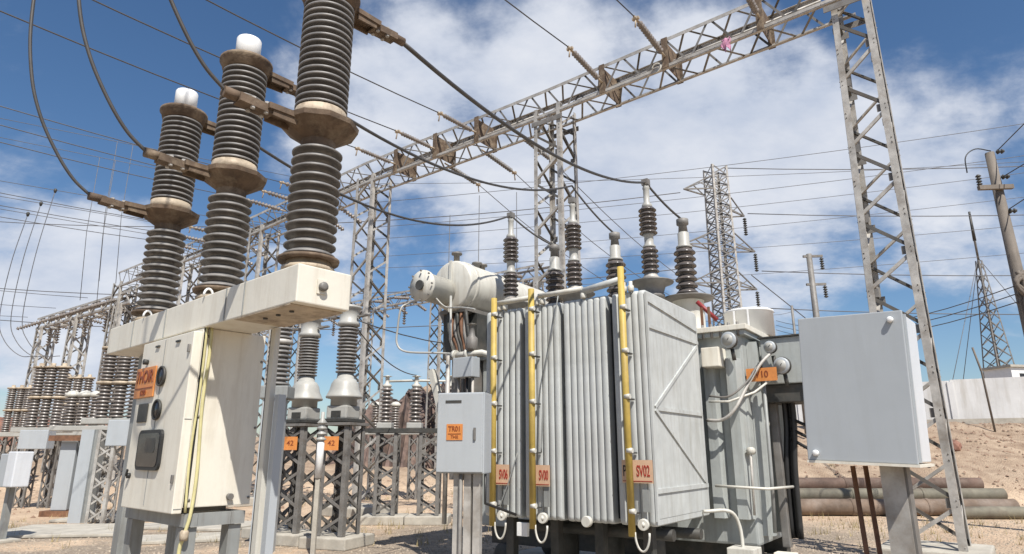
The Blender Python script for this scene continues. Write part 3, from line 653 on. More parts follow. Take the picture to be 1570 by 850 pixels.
blabel = ['leftmost radiator bank', 'second radiator bank from the left', 'plain radiator bank without yellow pipe', 'nearest radiator bank with the braced end plate']
proto = None
for bi, (a0, a1) in enumerate(banks):
    n = max(2, round((a1 - a0) / .078)); bk = MB()
    # headers top and bottom behind fins
    bk.tube([(a0 - .01, .35, 3.18), (a1 + .005, .35, 3.18)], .04, 10); bk.tube([(a0 - .01, 1.2, 3.18), (a1 + .005, 1.2, 3.18)], .04, 10); bk.tube([(a0 - .01, .35, 1.02), (a1 + .005, .35, 1.02)], .04, 10)
    bk.tube([((a0 + a1) / 2, 1.2, 3.18), ((a0 + a1) / 2, 1.96, 3.0)], .05, 10); bk.tube([((a0 + a1) / 2, 1.2, 1.02), ((a0 + a1) / 2, 1.96, 1.02)], .05, 10)
    bo = bk.build('radiator_bank', 'radiator', tr, label=blabel[bi])
    for i in range(n):
        x = a0 + .035 + (a1 - a0 - .07) * i / (n - 1)
        if proto is None: proto = fin_mesh().build('fin', 'radiator', bo); proto.location = (x, 0, 0)
        else: inst(proto, bo, (x, 0, 0))
    # dark strips for the gap shade follow below
# black strips set back between the banks, standing in for the gap shade
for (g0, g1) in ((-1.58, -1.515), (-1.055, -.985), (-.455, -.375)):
    MB().box(g0 + .005, g1 - .005, .12, .135, .95, 3.2).build('gap_shade_strip', 'dark', tr)
    xx = (g0 + g1) / 2; MB(True).lathe([(.02, 0), (.02, .03), (0, .03)], 8, axisM((xx, .12, 2.1), (0, -1, 0))).build('gap_bolt', 'darksteel', tr)
# end plate bracing on x=0 face
end = MB().box(.001, .006, .03, 1.56, .97, 3.22).build('end_plate', 'radiator', tr)
def strap(y0, z0, y1, z1, w=.035): MB().bar((.014, y0, z0), (.014, y1, z1), w, .016, (1, 0, 0)).build('brace', 'radiator', end)
strap(.12, 2.05, 1.50, 2.86); strap(.12, 2.03, 1.50, 1.26); strap(.18, 2.04, 1.52, 2.04, .04); strap(.04, 1.23, 1.54, 1.235, .045); strap(.04, 2.89, 1.54, 2.90, .04); strap(.03, 3.17, 1.53, 3.05, .03)
MB().box(.007, .03, .0, .035, .95, 3.24).build('edge_trim', 'radiator', end)
# top header pipes over the banks
for (p, q, r, m) in (((-1.92, -.02, 3.36), (-1.38, -.02, 3.37), .03, 'offwhite'), ((-1.30, -.02, 3.37), (-.72, -.02, 3.38), .03, 'offwhite'), ((-.74, -.0, 3.35), (-.24, -.0, 3.42), .04, 'radiator')):
    MB(True).tube([p, q], r, 12).build('header_pipe', m, tr)
for x in (-1.88, -1.80, -1.34, -1.26, -.72, -.22, -.14):
    MB(True).lathe([(.028, 0), (.034, .01), (.034, .06), (.02, .07), (.02, .11), (0, .11)], 10, T(x, .0, 3.27)).build('air_valve', 'offwhite', tr)
# yellow pipes
for i, (a, zt) in enumerate(((-1.87, 3.40), (-1.335, 3.44), (-.19, 3.52))):
    yp = MB(True).tube([(a, -.13, .82), (a, -.13, zt)], .036, 14).build('yellow_pipe', 'yellow', tr, label=['yellow drain pipe before the leftmost radiators', 'yellow drain pipe before the second radiator bank', 'tall yellow drain pipe before the nearest radiators'][i])
    for z in (1.05, 1.62, 2.15, 2.68, 3.2) if i < 2 else (1.05, 1.62, 2.15, 2.62, 3.08):
        MB(True).tube([(a - .005, -.15, z), (a + .055, -.15, z)], .026, 8).build('clamp', 'offwhite', yp); MB().box(a + .01, a + .04, -.15, -.01, z - .03, z - .015).build('bracket', 'darksteel', yp)
    # valve and hose loop
    v = MB(True).lathe([(.05, -.03), (.055, -.02), (.055, .02), (.05, .03)], 16, axisM((a + .11, -.10, .93), (.2, -1, 0))).build('drain_valve', 'offwhite', tr)
    MB(True).lathe([(.02, -.08), (.02, .0), (.03, .01), (.0, .012)], 8, axisM((a + .11, -.12, .93), (0, -1, 0))).build('spindle', 'offwhite', v)
    lp = [(a + .03 + .075 * (1 - math.cos(t)), -.13, .86 - .17 * math.sin(t)) for t in [j * math.pi / 14 for j in range(15)]]
    MB(True).tube(lp, .011, 6).build('hose_loop', 'offwhite', tr)
    # sign board
    w = .33 if i == 2 else .24; sx = a + (.055 if i == 2 else .06); zc = 1.42 if i == 2 else 1.36
    sg = MB().box(sx - w / 2, sx + w / 2, -.070, -.064, zc - .11, zc + .11).build('number_sign', 'signpale', tr, label=['pale orange sign with red characters by the leftmost pipe', 'pale orange sign with red characters by the middle pipe', 'pale orange sign with red characters by the tall yellow pipe'][i])
    text("SV02" if i == 2 else ("SV00" if i == 1 else "SV06"), .15 if i == 2 else .145, 'red', sg, T(sx + (.065 if i == 2 else .045), -.0725, zc) @ RX, sx=.46 if i == 2 else .40)
    text("P", .15, 'black', sg, T(sx - w / 2 + .03, -.0725, zc) @ RX, sx=.5)
    MB().box(sx - w / 2 + .01, sx + w / 2 - .01, -.0735, -.0712, zc - .095, zc - .088).build('sign_rule', 'red', sg)
    MB().box(a + .09, a + .16, -.05, -.035, 1.04, 1.25).build('stencil_plate', 'frame', tr)
MB(True).lathe([(.05, -.03), (.055, -.02), (.055, .02), (.05, .03)], 16, axisM((-.72, -.06, .92), (0, -1, 0))).build('drain_valve', 'offwhite', tr)
# slack cable hanging across fins
MB(True).tube(bez([(-1.02, -.05, 3.33), (-1.08, -.09, 2.9), (-1.2, -.08, 2.45), (-1.23, -.08, 2.0), (-1.25, -.08, 1.6)], 24), .008, 5).build('slack_cable', 'frame', tr)
MB(True).tube(bez([(-1.60, -.03, 1.6), (-1.68, -.08, 1.3), (-1.78, -.1, 1.05), (-1.80, -.1, .95)], 16), .007, 5).build('slack_cable', 'frame', tr)
# tank
X0, X1, Y0, Y1, Z0, Z1 = -3.65, .42, 1.97, 3.75, .55, 3.08
tank = MB().bbox(X0, X1, Y0, Y1, Z0, Z1, .03).build('tank', 'tankgrey', tr)
MB().bbox(X0 - .08, X1 + .10, Y0 - .10, Y1 + .08, Z1 + .002, Z1 + .07, .008).build('tank_cover', 'cream', tank)
MB().bbox(X0 - .06, X1 + .07, Y0 - .07, Y1 + .06, Z1 - .06, Z1 - .001, .006).build('tank_rim', 'tankgrey', tank)
for k in range(22):
    x = -1.9 + k * .11
    MB(True).lathe([(.018, -.15), (.018, .03), (0, .03)], 6, T(x, Y0 - .07, Z1 + .075)).build('cover_bolt', 'galvdark', tank)
for (x, w) in ((.02, .10), (.30, .10)):     # front stiffeners right of the radiators
    m = MB(); m.add([(x - w, Y0 - .004, Z0 + .3), (x + w, Y0 - .004, Z0 + .3), (x + w * .6, Y0 - .13, Z0 + .3), (x - w * .6, Y0 - .13, Z0 + .3), (x - w, Y0 - .004, Z1 - .35), (x + w, Y0 - .004, Z1 - .35), (x + w * .6, Y0 - .13, Z1 - .35), (x - w * .6, Y0 - .13, Z1 - .35)], [(0, 1, 2, 3), (4, 7, 6, 5), (0, 3, 7, 4), (3, 2, 6, 7), (2, 1, 5, 6), (1, 0, 4, 5)], False)
    m.build('stiffener', 'tankgrey', tank)
for y in (2.25, 2.75, 3.3):
    m = MB(); w = .09; x = X1 + .003
    m.add([(x, y - w, Z0 + .1), (x, y + w, Z0 + .1), (x + .12, y + w * .6, Z0 + .1), (x + .12, y - w * .6, Z0 + .1), (x, y - w, Z1 - .12), (x, y + w, Z1 - .12), (x + .12, y + w * .6, Z1 - .12), (x + .12, y - w * .6, Z1 - .12)], [(0, 1, 2, 3)[::-1], (4, 5, 6, 7), (0, 3, 7, 4), (3, 2, 6, 7), (2, 1, 5, 6), (1, 0, 4, 5)], False)
    m.build('stiffener', 'tankgrey', tank)
MB().bbox(.0, .22, Y0 - .30, Y0 - .005, 2.62, 2.86, .01).build('junction_box', 'cream', tank)
# horizontal bright rail and pipes
MB(True).tube([(.02, Y0 - .2, 1.22), (X1 + .2, Y0 - .2, 1.2), (X1 + .32, Y0 + .5, 1.2)], .016, 8).build('guard_rail', 'offwhite', tank)
MB(True).tube([(.05, Y0 - .28, 2.2), (.30, Y0 - .30, 2.19), (.55, Y0 - .1, 2.3), (.80, Y0 + .2, 2.55)], .014, 8).build('capillary_pipe', 'offwhite', tank)
MB(True).tube(bez([(.0, Y0 - .25, 1.98), (.2, Y0 - .3, 1.98), (.36, Y0 - .3, 2.1), (.5, Y0 - .15, 2.4), (.64, Y0 + .0, 2.66), (.74, Y0 + .15, 2.80)], 26), .02, 8).build('bent_conduit', 'galv', tank)
MB(True).tube(bez([(.05, Y0 - .25, 2.27), (.3, Y0 - .3, 2.25), (.5, Y0 - .2, 2.42), (.6, Y0 - .1, 2.6)], 20), .013, 8).build('bent_conduit', 'galvdark', tank)
# gauges (dial thermometers)
for (x, y, z, r) in ((.36, Y0 - .22, 2.93, .10), (.86, Y0 + .15, 2.62, .10), (.74, Y0 + .17, 2.86, .075)):
    g = MB(True).lathe([(0, 0), (r, 0), (r, .07), (r * .9, .08), (0, .08)], 22, axisM((x, y, z), (-.25, -1, 0))).build('dial_gauge', 'boxgrey', tank)
    MB(True).lathe([(0, 0), (r * .72, 0), (r * .72, .004), (0, .004)], 20, axisM(Vector((x, y, z)) + Vector((-.25, -1, 0)).normalized() * .081, (-.25, -1, 0))).build('dial_face', 'domegrey', g); MB().bar(Vector((x, y, z)) + Vector((-.25, -1, 0)).normalized() * .088, Vector((x + r * .4, y, z + r * .45)) + Vector((-.25, -1, 0)).normalized() * .088, .008, .004, (0, 1, 0)).build('needle', 'dark', g); MB(True).lathe([(r, .02), (r * 1.08, .02), (r * 1.08, .05), (r, .05)], 22, axisM((x, y, z), (-.25, -1, 0))).build('rim', 'darksteel', g)
    MB(True).tube([(x, y + .02, z - .1), (x + .01, y + .04, z - .24)], .025, 8).build('gauge_stem', 'darksteel', g)
MB(True).lathe([(.05, 0), (.05, .1), (0, .1)], 14, axisM((.47, Y0 + .35, 1.95), (1, -.5, 0))).build('sampling_valve', 'offwhite', tank)
MB(True).lathe([(.045, 0), (.045, .1), (0, .1)], 14, axisM((.44, Y0 - .02, 1.62), (0, -1, 0))).build('sampling_valve', 'offwhite', tank)
MB(True).tube([(.44, Y0 - .1, 1.62), (.42, Y0 - .1, .9)], .015, 6).build('sampling_pipe', 'galv', tank)
osn = MB().bbox(.47, .475 + .02, Y0 + .2, Y0 + .75, 2.40, 2.62, .004)
osn = MB().box(.44, .80, Y0 + .02, Y0 + .03, 2.44, 2.60).build('warning_sign', 'orange', tank, label='orange notice with dark printing behind the bent conduits')
text("SV10", .11, 'maroon', osn, T(.60, Y0 + .017, 2.52) @ RX, sx=.9); MB().bar((.42, Y0 + .04, 2.5), (.80, Y0 + .3, 2.5), .03, .03).build("sign_bracket", "darksteel", osn)
# side control box
sb = MB().bbox(X1 + .16, X1 + .70, Y0 + .25, Y0 + .95, 2.42, 2.99, .012).build('marshalling_box', 'tankgrey', tank)
MB().box(X1 + .702, X1 + .74, Y0 + .2, Y0 + 1.0, 2.36, 3.02).build('box_hood', 'darksteel', sb); MB().box(X1 + .14, X1 + .70, Y0 + .22, Y0 + .98, 2.992, 3.01).build('box_lid', 'darksteel', sb)
MB().bbox(X1 + .16, X1 + .72, Y0 + .3, Y0 + .9, 2.2, 2.415, .01).build('box_underside', 'darksteel', sb)
# cable bundle down the right end
for k, (dx, dy) in enumerate(((0, 0), (.06, .03), (.1, -.03), (.02, .08))):
    MB(True).tube(bez([(X1 + .30 + dx, Y0 + .6 + dy, 2.3), (X1 + .29 + dx, Y0 + .62 + dy, 1.9), (X1 + .25 + dx, Y0 + .6 + dy, 1.4), (X1 + .23 + dx, Y0 + .62 + dy, .6)], 18), .035, 8).build('cable', 'dark', tank)
for k in range(3):
    MB(True).tube(bez([(X1 + .34, Y0 + .6, 2.02 - k * .13), (X1 + .62, Y0 + .5, 1.90 - k * .14), (X1 + .78, Y0 + .45, 1.95 - k * .12), (X1 + .82, Y0 + .5, 2.1 - k * .1)], 18), .02, 8).build('cable_loop', 'dark', tank)
MB().bbox(X1 + .13, X1 + .22, Y0 + .5, Y0 + .62, .5, 2.2, .01).build('cable_tray', 'galvdark', tank)
MB(True).tube([(.62, Y0 + .1, 2.5), (.60, Y0 + .1, 1.3), (.58, Y0 + .1, .7)], .022, 8).build('gauge_pipe', 'frame', tank)
# skid and wheels
MB().box(X0 + .1, X1 - .05, Y0 + .15, Y0 + .35, .30, .545).box(X0 + .1, X1 - .05, Y1 - .35, Y1 - .15, .30, .545).build('skid', 'darksteel', tr)
for (x, y) in ((X1 - .2, Y0 + .25), (X0 + .4, Y0 + .25), (X1 - .2, Y1 - .25), (X0 + .4, Y1 - .25), (-1.5, Y0 + .25)):
    MB(True).lathe([(.0, -.07), (.15, -.07), (.17, -.05), (.15, -.03), (.15, .06), (0, .06)], 20, axisM((x, y - .17, .165), (0, 1, 0))).build('wheel', 'darksteel', tr)
MB().bbox(X1 - .1, X1 + .6, Y0 + .05, Y0 + .5, .28, .42, .01).build('jacking_bracket', 'darksteel', tr)
MB().bbox(X1 + .15, X1 + .38, Y0 - .02, Y0 + .16, .42, .5, .01).build('jacking_pad', 'cream', tr)
# understructure: pipes under radiators
for y, z in ((.5, .78), (1.3, .72)): MB(True).tube([(-2.1, y, z), (-.02, y, z)], .06, 10).build('lower_header', 'darksteel', tr)
for x in (-1.9, -1.3, -.75, -.2): MB().box(x - .05, x + .05, .25, .35, 0, .88).build('radiator_prop', 'darksteel', tr)
for x in (-1.6, -1.0, -.5): MB(True).lathe([(.16, 0), (.16, .5), (.12, .55), (0, .55)], 16, T(x, 1.0, .25)).build('cooling_pump', 'darksteel', tr)
MB().bbox(-1.62, -1.48, -.02, .02, .72, .86, .005).build('tag_box', 'white', tr)
MB().bbox(-3.9, .9, -.3, 4.1, -.02, .02, .01).build('foundation', 'concrete', tr)
# oil pipes under the braced end
MB(True).tube(bez([(.02, 1.3, .96), (.25, 1.5, .96), (.32, 1.6, .8), (.34, 1.6, .5)], 16), .02, 8).build('oil_pipe', 'offwhite', tr)
MB().bbox(.2, .5, 1.45, 1.75, .34, .58, .01).build('meter_box', 'offwhite', tr)
# bushings row A (tall, dark red brown, two stacks) and row B
def bushing(x, y, z0, kind, lb):
    P = T(x, y, 0)
    if kind == 'A':
        zt = z0
        tu = MB(True).lathe([(.15, Z1 + .07), (.15, zt - .26), (.18, zt - .25), (.18, zt - .20), (.16, zt - .19), (.20, zt - .07), (.31, zt - .03), (.315, zt - .015), (.1, zt + .02)], 24, P).build('bushing_turret', 'galvdark', tr, label=lb)
        MB(True).lathe([(.12, zt + .02), (.13, zt + .05), (.10, zt + .08), (.09, zt + .12)], 16, P).build('collar', 'galv', tu)
        MB(True).lathe(sheds(zt + .12, zt + .50, .08, .125, 5, .12), 20, P).build('insulator', 'porcelain_red', tu)
        MB(True).lathe([(.09, zt + .50), (.095, zt + .52), (.065, zt + .56), (.068, zt + .68), (.085, zt + .70)], 16, P).build('collar', 'domegrey', tu)
        MB(True).lathe(sheds(zt + .70, zt + 1.12, .085, .13, 6, .12), 20, P).build('insulator', 'porcelain_red', tu)
        MB(True).lathe([(.08, zt + 1.10), (.075, zt + 1.16), (.045, zt + 1.20), (.045, zt + 1.40), (.055, zt + 1.42), (.03, zt + 1.5)], 14, P).build('top_stem', 'domegrey', tu)
        MB().box(x - .05, x + .05, y - .05, y + .05, zt + 1.47, zt + 1.56).build('terminal', 'galvdark', tu)
        return TM @ Vector((x, y, zt + 1.52))
    else:
        zt = z0
        tu = MB(True).lathe([(.27, Z1 + .07), (.27, Z1 + .13), (.225, Z1 + .14), (.225, zt - .08), (.24, zt - .07)], 28, P).build('bushing_turret', 'offwhite', tr, label=lb)
        MB(True).lathe([(.24, zt - .075), (.37, zt - .045), (.38, zt - .03), (.37, zt - .02), (.15, zt + .02)], 28, P).build('rain_disc', 'galvdark', tu)
        MB(True).lathe(sheds(zt + .02, zt + .74, .10, .16, 7, .12), 22, P).build('insulator', 'porcelain_red', tu)
        MB(True).lathe([(.12, zt + .74), (.12, zt + .77), (.085, zt + .80), (.085, zt + .98), (.06, zt + 1.0)], 16, P).build('collar', 'domegrey', tu)
        MB(True).lathe([(.07, zt + 1.0), (.06, zt + 1.1), (.09, zt + 1.12), (.09, zt + 1.2), (.04, zt + 1.22)], 14, P).build('terminal', 'galvdark', tu)
        return TM @ Vector((x, y, zt + 1.20))
tA = [bushing(x, 2.2, 3.95 - (.0 if i else 0), 'A', f'tall double stack bushing, {["right hand","middle","left hand"][i]} one of the front row') for i, x in enumerate((-.82, -2.07, -3.26))]
tB = [bushing(x, 2.8, 3.80, 'B', f'stout bushing, {["right hand","middle","left hand"][i]} one of the rear row') for i, x in enumerate((-.52, -1.65, -2.78))]
# white drum on the cover
dr = MB(True).lathe([(.33, 3.16), (.33, 3.50), (.34, 3.505), (.34, 3.53), (.31, 3.545), (0, 3.56)], 32, T(.24, 3.1, 0)).build('drum', 'white', tr)
for a in (-100, -70): MB().bar((.20 + .355 * math.cos(R(a)), 3.1 + .355 * math.sin(R(a)), 3.2), (.20 + .355 * math.cos(R(a)), 3.1 + .355 * math.sin(R(a)), 3.5), .02, .02).build('drum_rib', 'white', dr)
for (x, z) in ((-.20, 3.17), (-.10, 3.17)): MB().box(x, x + .03, 2.35, 2.38, z, z + .35).build('rusty_stay', 'rusty', tr)
MB(True).tube([(-.25, 2.4, 3.62), (-.02, 2.5, 3.35)], .03, 8).build('relief_pipe', mat("red_paint", (.25, .03, .03), .5), tr)
MB().box(-.35, .15, 2.3, 2.45, 3.152, 3.2).build('rusty_rail', 'rusty', tr)
# conservator
cons = MB(True).lathe([(0.0, 0), (.38, .0), (.41, .02), (.42, .05), (.42, 2.5), (.39, 2.62), (.26, 2.72), (0, 2.76)], 32, axisM((-4.05, 1.62, 4.25), (0, 1, 0))).build('conservator', 'offwhite', tr, label='cream oil conservator drum raised above the tank')
MB(True).lathe([(.425, 0), (.435, .01), (.435, .06), (.425, .07)], 32, axisM((-4.05, 1.78, 4.25), (0, 1, 0))).build('strap', 'offwhite', cons)
MB(True).lathe([(.425, 0), (.435, .01), (.435, .04), (.425, .05)], 32, axisM((-4.05, 2.6, 4.25), (0, 1, 0))).build('strap', 'offwhite', cons)
small = MB(True).lathe([(0, 0), (.255, 0), (.255, .04), (.225, .05), (.225, .56), (.0, .57)], 24, axisM((-4.17, 1.05, 4.14), (0, 1, 0))).build('tap_changer_conservator', 'offwhite', tr)
MB(True).lathe([(.08, -.03), (.08, 0), (0, 0)], 14, axisM((-4.17, 1.02, 4.14), (0, 1, 0))).build('level_glass', 'darksteel', small)
for k in range(8):
    a = k * math.pi / 4; MB(True).lathe([(.016, -.02), (.016, 0), (0, 0)], 6, axisM((-4.17 + .24 * math.cos(a), 1.032, 4.14 + .24 * math.sin(a)), (0, 1, 0))).build('bolt', 'galvdark', small)
MB().bar((-4.05, 1.60, 4.66), (-4.05, 1.60, 3.80), .05, .02, (0, 1, 0)).build('end_rib', 'offwhite', cons)
for (y, h) in ((1.75, .16), (2.3, .12), (2.45, .12)):
    MB(True).lathe([(.05, 0), (.05, h), (.09, h + .01), (.09, h + .04), (0, h + .05)], 12, T(-4.05, y, 4.63)).build('breather_cap', 'galvdark', cons)
MB(True).tube(bez([(-4.2, 1.15, 3.95), (-4.5, 1.1, 3.9), (-4.55, 1.0, 3.8), (-4.6, 1.0, 3.5), (-4.6, 1.0, 3.25), (-4.45, 1.05, 3.12), (-4.0, 1.2, 3.08), (-3.75, 1.3, 3.06)], 40), .016, 8).build('breather_pipe', 'domegrey', tr)
MB(True).tube(bez([(-4.1, 1.2, 4.05), (-3.95, 1.3, 3.85), (-3.85, 1.35, 3.8), (-3.4, 1.1, 3.7), (-2.9, .8, 3.56)], 30), .014, 8).build('oil_line', 'domegrey', tr)
MB(True).tube([(-3.86, 1.4, 4.0), (-3.85, 1.4, 3.3), (-3.85, 1.5, 3.1)], .020, 8).build('oil_riser', 'domegrey', tr)
MB(True).tube([(-4.0, 1.5, 3.06), (-3.3, 1.5, 3.06), (-3.2, 1.9, 3.0)], .05, 10).build('main_oil_pipe', 'offwhite', tr)
for x in (-3.85, -3.6): MB(True).lathe([(.085, 0), (.085, .05)], 14, axisM((x, 1.5, 3.06), (1, 0, 0))).build('pipe_flange', 'offwhite', tr)
MB(True).lathe([(.07, 0), (.09, .04), (.09, .2), (.05, .24), (.03, .4), (.08, .42), (0, .44)], 14, T(-3.5, 1.5, 3.1)).build('gas_relay', 'galvdark', tr)
for (x0, y0, x1, y1, z0, z1, m) in ((-4.45, 1.9, -3.75, 2.0, 3.9, 2.35, 'galvdark'), (-4.05, 1.9, -4.05, 1.9, 3.9, 2.4, 'rusty'), (-4.05, 2.9, -3.75, 2.9, 3.88, 2.5, 'galvdark'), (-4.5, 1.72, -4.0, 1.72, 2.9, 1.5, 'offwhite')):
    MB().bar((x0, y0, z0), (x1, y1, z1), .10, .10, (0, 1, 0)).build('conservator_bracket', m, tr)
mb = MB(); mb.box(-4.3, -3.95, 1.75, 1.80, 3.05, 3.80); mb.box(-3.9, -3.72, 1.9, 2.3, 3.2, 3.79); mb.build('bracket_gusset', 'darksteel', tr)
mb = MB(); mb.box(-4.1, -3.68, 1.75, 2.05, 1.2, 3.04); mb.build('cable_riser_panel', 'galvdark', tr)
for k_ in range(7):
    MB(True).tube(bez([(-4.15 + .06 * k_, 1.7 + .03 * (k_ % 3), 3.8), (-4.12 + .065 * k_, 1.68, 3.5 - .05 * (k_ % 2)), (-4.0 + .05 * k_, 1.7, 3.2), (-3.92 + .04 * k_, 1.72, 2.6), (-3.9 + .035 * k_, 1.75, 1.2)], 16), .03, 7).build('cable', ['darksteel', 'rusty', 'galvdark'][k_ % 3], tr)
MB().box(-4.32, -3.75, 1.7, 3.2, 3.80, 3.86).build('saddle', 'galvdark', tr)
MB(True).tube([(-3.88, 1.4, 3.05), (-3.88, 1.4, .6)], .035, 8).build('down_pipe', 'galv', tr)
MB(True).tube([(-3.7, 1.45, 3.0), (-3.7, 1.45, .6)], .025, 8).build('down_pipe', 'galvdark', tr)
MB().bbox(-3.30, -2.95, .82, 1.0, 2.62, 2.90, .01).build('terminal_box', 'boxgrey', tr)
for x in (-3.25, -3.1, -3.0): MB(True).tube([(x, .9, 2.62), (x, .92, 1.9), (x - .02, .95, .6)], .022, 6).build('cable', 'dark' if x == -3.1 else 'galv', tr)

# heavy connectors from breaker tops to bushings
up = [bw(-k * SP, .58, 4.435) for k in range(3)]
tag(MB(True).tube(sag(up[0], tA[0], .30, 26) + sag(tA[0], tB[0], .04, 6)[1:], .017, 8).build('connector_cable', 'wire'), 'thick cable from the nearest breaker pole to the right hand bushings', 'cable')
tag(MB(True).tube(sag(up[1], tA[1] + Vector((0, 0, .25)), .35, 26) + sag(tA[1] + Vector((0, 0, .25)), tB[1], .05, 8)[1:], .015, 8).build('connector_cable', 'wire'), 'thick cable from the middle breaker pole to the middle bushings', 'cable')
tag(MB(True).tube(sag(up[2], tA[2], .45, 26) + sag(tA[2], tB[2], .05, 8)[1:], .015, 8).build('connector_cable', 'wire'), 'thick cable from the left breaker pole to the left hand bushings', 'cable')

# ------------------------------------------------------------------ control cabinets
# big cabinet at right
cab = thing('control_cabinet', 'large plain grey steel cabinet on a post in front of the right lattice column', 'cabinet', (1.845, 3.56, 0), 0)
cab.rotation_euler = (0, 0, -R(40))
tl = Matrix.Translation((0, 0, 1.95)) @ Matrix.Rotation(R(2.2), 4, 'Y') @ Matrix.Rotation(R(0), 4, 'X') @ Matrix.Translation((0, 0, -1.95))
w2 = .256
MB().bbox(-w2, w2, 0, .40, 1.56, 2.325, .006).xf(tl).build('cabinet_body', 'boxside', cab)  # body painted paler than the door to imitate sun on its side
dr = MB().bbox(-w2 - .006, w2 + .006, -.024, -.001, 1.552, 2.333, .005).xf(tl).build('door', 'boxgrey', cab)
MB().box(-w2 - .008, w2 + .012, -.03, .405, 1.538, 1.5515).xf(tl).build('bottom_lip', 'cream', cab)
MB().box(w2 + .001, w2 + .012, .03, .05, 1.56, 2.32).xf(tl).build('door_gasket', 'boxgrey', cab)
for (x, z) in ((w2 - .05, 2.285), (-w2 + .04, 1.59)):
    k_ = MB(True).lathe([(.016, 0), (.016, .02), (.010, .024), (0, .024)], 14, axisM((x, -.024, z), (0, -1, 0))).xf(tl).build('lock_knob', 'white', dr)
post = MB(); post.box(-.055, .055, -.01, .0, 0, 1.535); post.box(-.055, .055, .09, .10, 0, 1.535); post.box(-.005, .005, .0, .09, 0, 1.535)
post.xf(T(.10, .10, 0)).build('post', 'galv', cab)
MB().box(.155, .167, .1, .2, 0, 1.535).build('post_flange', 'galvdark', cab)
for (x, y) in ((-.10, .16), (-.05, .22)): MB(True).tube([(x, y, 1.53), (x + .02, y, .9), (x + .03, y, .1)], .013, 8).build('cable_conduit', 'rusty', cab)
MB().box(-.06, .05, .14, .16, 1.02, 1.06).build('conduit_clip', 'galv', cab)
# middle cabinet with orange sign
p = pr(705, 725, 5.6)
cm_ = thing('control_cabinet', 'pale grey wall cabinet with orange square sign left of the radiators', 'cabinet', (p.x, 5.6, 0), -R(14))
zb, ztp = 1.435, 2.09
b_ = MB().bbox(-.205, .205, 0, .22, zb, ztp, .006).build('cabinet_body', 'boxgrey', cm_)
d_ = MB().bbox(-.20, .195, -.02, -.001, zb + .01, ztp - .008, .005).build('door', 'boxgrey', cm_)
MB().box(-.13, .01, -.0245, -.021, 2.005, 2.025).build('vent_slot', 'darksteel', d_)
MB().bbox(.12, .14, -.035, -.021, 1.70, 1.80, .003).build('handle', 'galvdark', d_)
s_ = MB().box(-.115, .025, -.026, -.021, 1.70, 1.83).build('warning_sign', 'orange', cm_)
text("TR01", .058, 'maroon', s_, T(-.045, -.0275, 1.79) @ RX, sx=.85); MB().box(-.10, .01, -.0285, -.0265, 1.748, 1.753).build('sign_rule', 'maroon', s_); text("7HII", .038, 'maroon', s_, T(-.045, -.0275, 1.725) @ RX)
for x in (-.04, .05, .13): MB().box(x - .03, x + .03, .05, .12, 0, zb - .002).build('post', 'galv', cm_)
MB(True).tube([(.0, .03, 1.43), (.0, .03, 0)], .016, 8).build('conduit', 'galvdark', cm_); MB(True).tube([(.19, .1, 1.43), (.19, .1, 1.2), (.4, .3, 1.1)], .012, 8).build('conduit', 'dark', cm_)

# ------------------------------------------------------------------ mid ground gear: lattice stands, instrument transformers
def stand(px, pyb, y, w, zt, label, pieces=True, n=5, name='lattice_stand', m='galvdark', rz=-.35):
    p = pr(px, pyb, y); s = thing(name, label, 'support stand', (p.x, y, 0), rz, 'lattice equipment stands')
    legs, brs = lattice(zt - .2, w, w, n, .09, .05, cross=True)
    for l in legs: l.xf(T(0, 0, .2)).build('leg', m, s)
    if pieces:
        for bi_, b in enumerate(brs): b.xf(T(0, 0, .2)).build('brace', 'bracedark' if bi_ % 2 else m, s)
    else: join([b.xf(T(0, 0, .2)) for b in brs]).build('braces', m, s, kind='stuff')
    MB().box(-w / 2 - .05, w / 2 + .05, -w / 2 - .05, w / 2 + .05, zt + .001, zt + .05).build('top_plate', m, s)
    MB().bbox(-w / 2 - .2, w / 2 + .2, -w / 2 - .2, w / 2 + .2, 0, .19, .02).build('footing', 'concrete', s)
    return s, p
s1, p1 = stand(449, 828, 12.9, .52, 2.08, 'lattice stand under the left white domed instrument transformer')
s2, p2 = stand(517, 836, 12.4, .54, 2.08, 'lattice stand under the right white domed instrument transformer')
s3, p3 = stand(420, 810, 13.8, .45, 2.2, 'lattice stand partly behind the cabinet column, left of the domed pair', False)
p3 = pr(424, 600, 11.6)
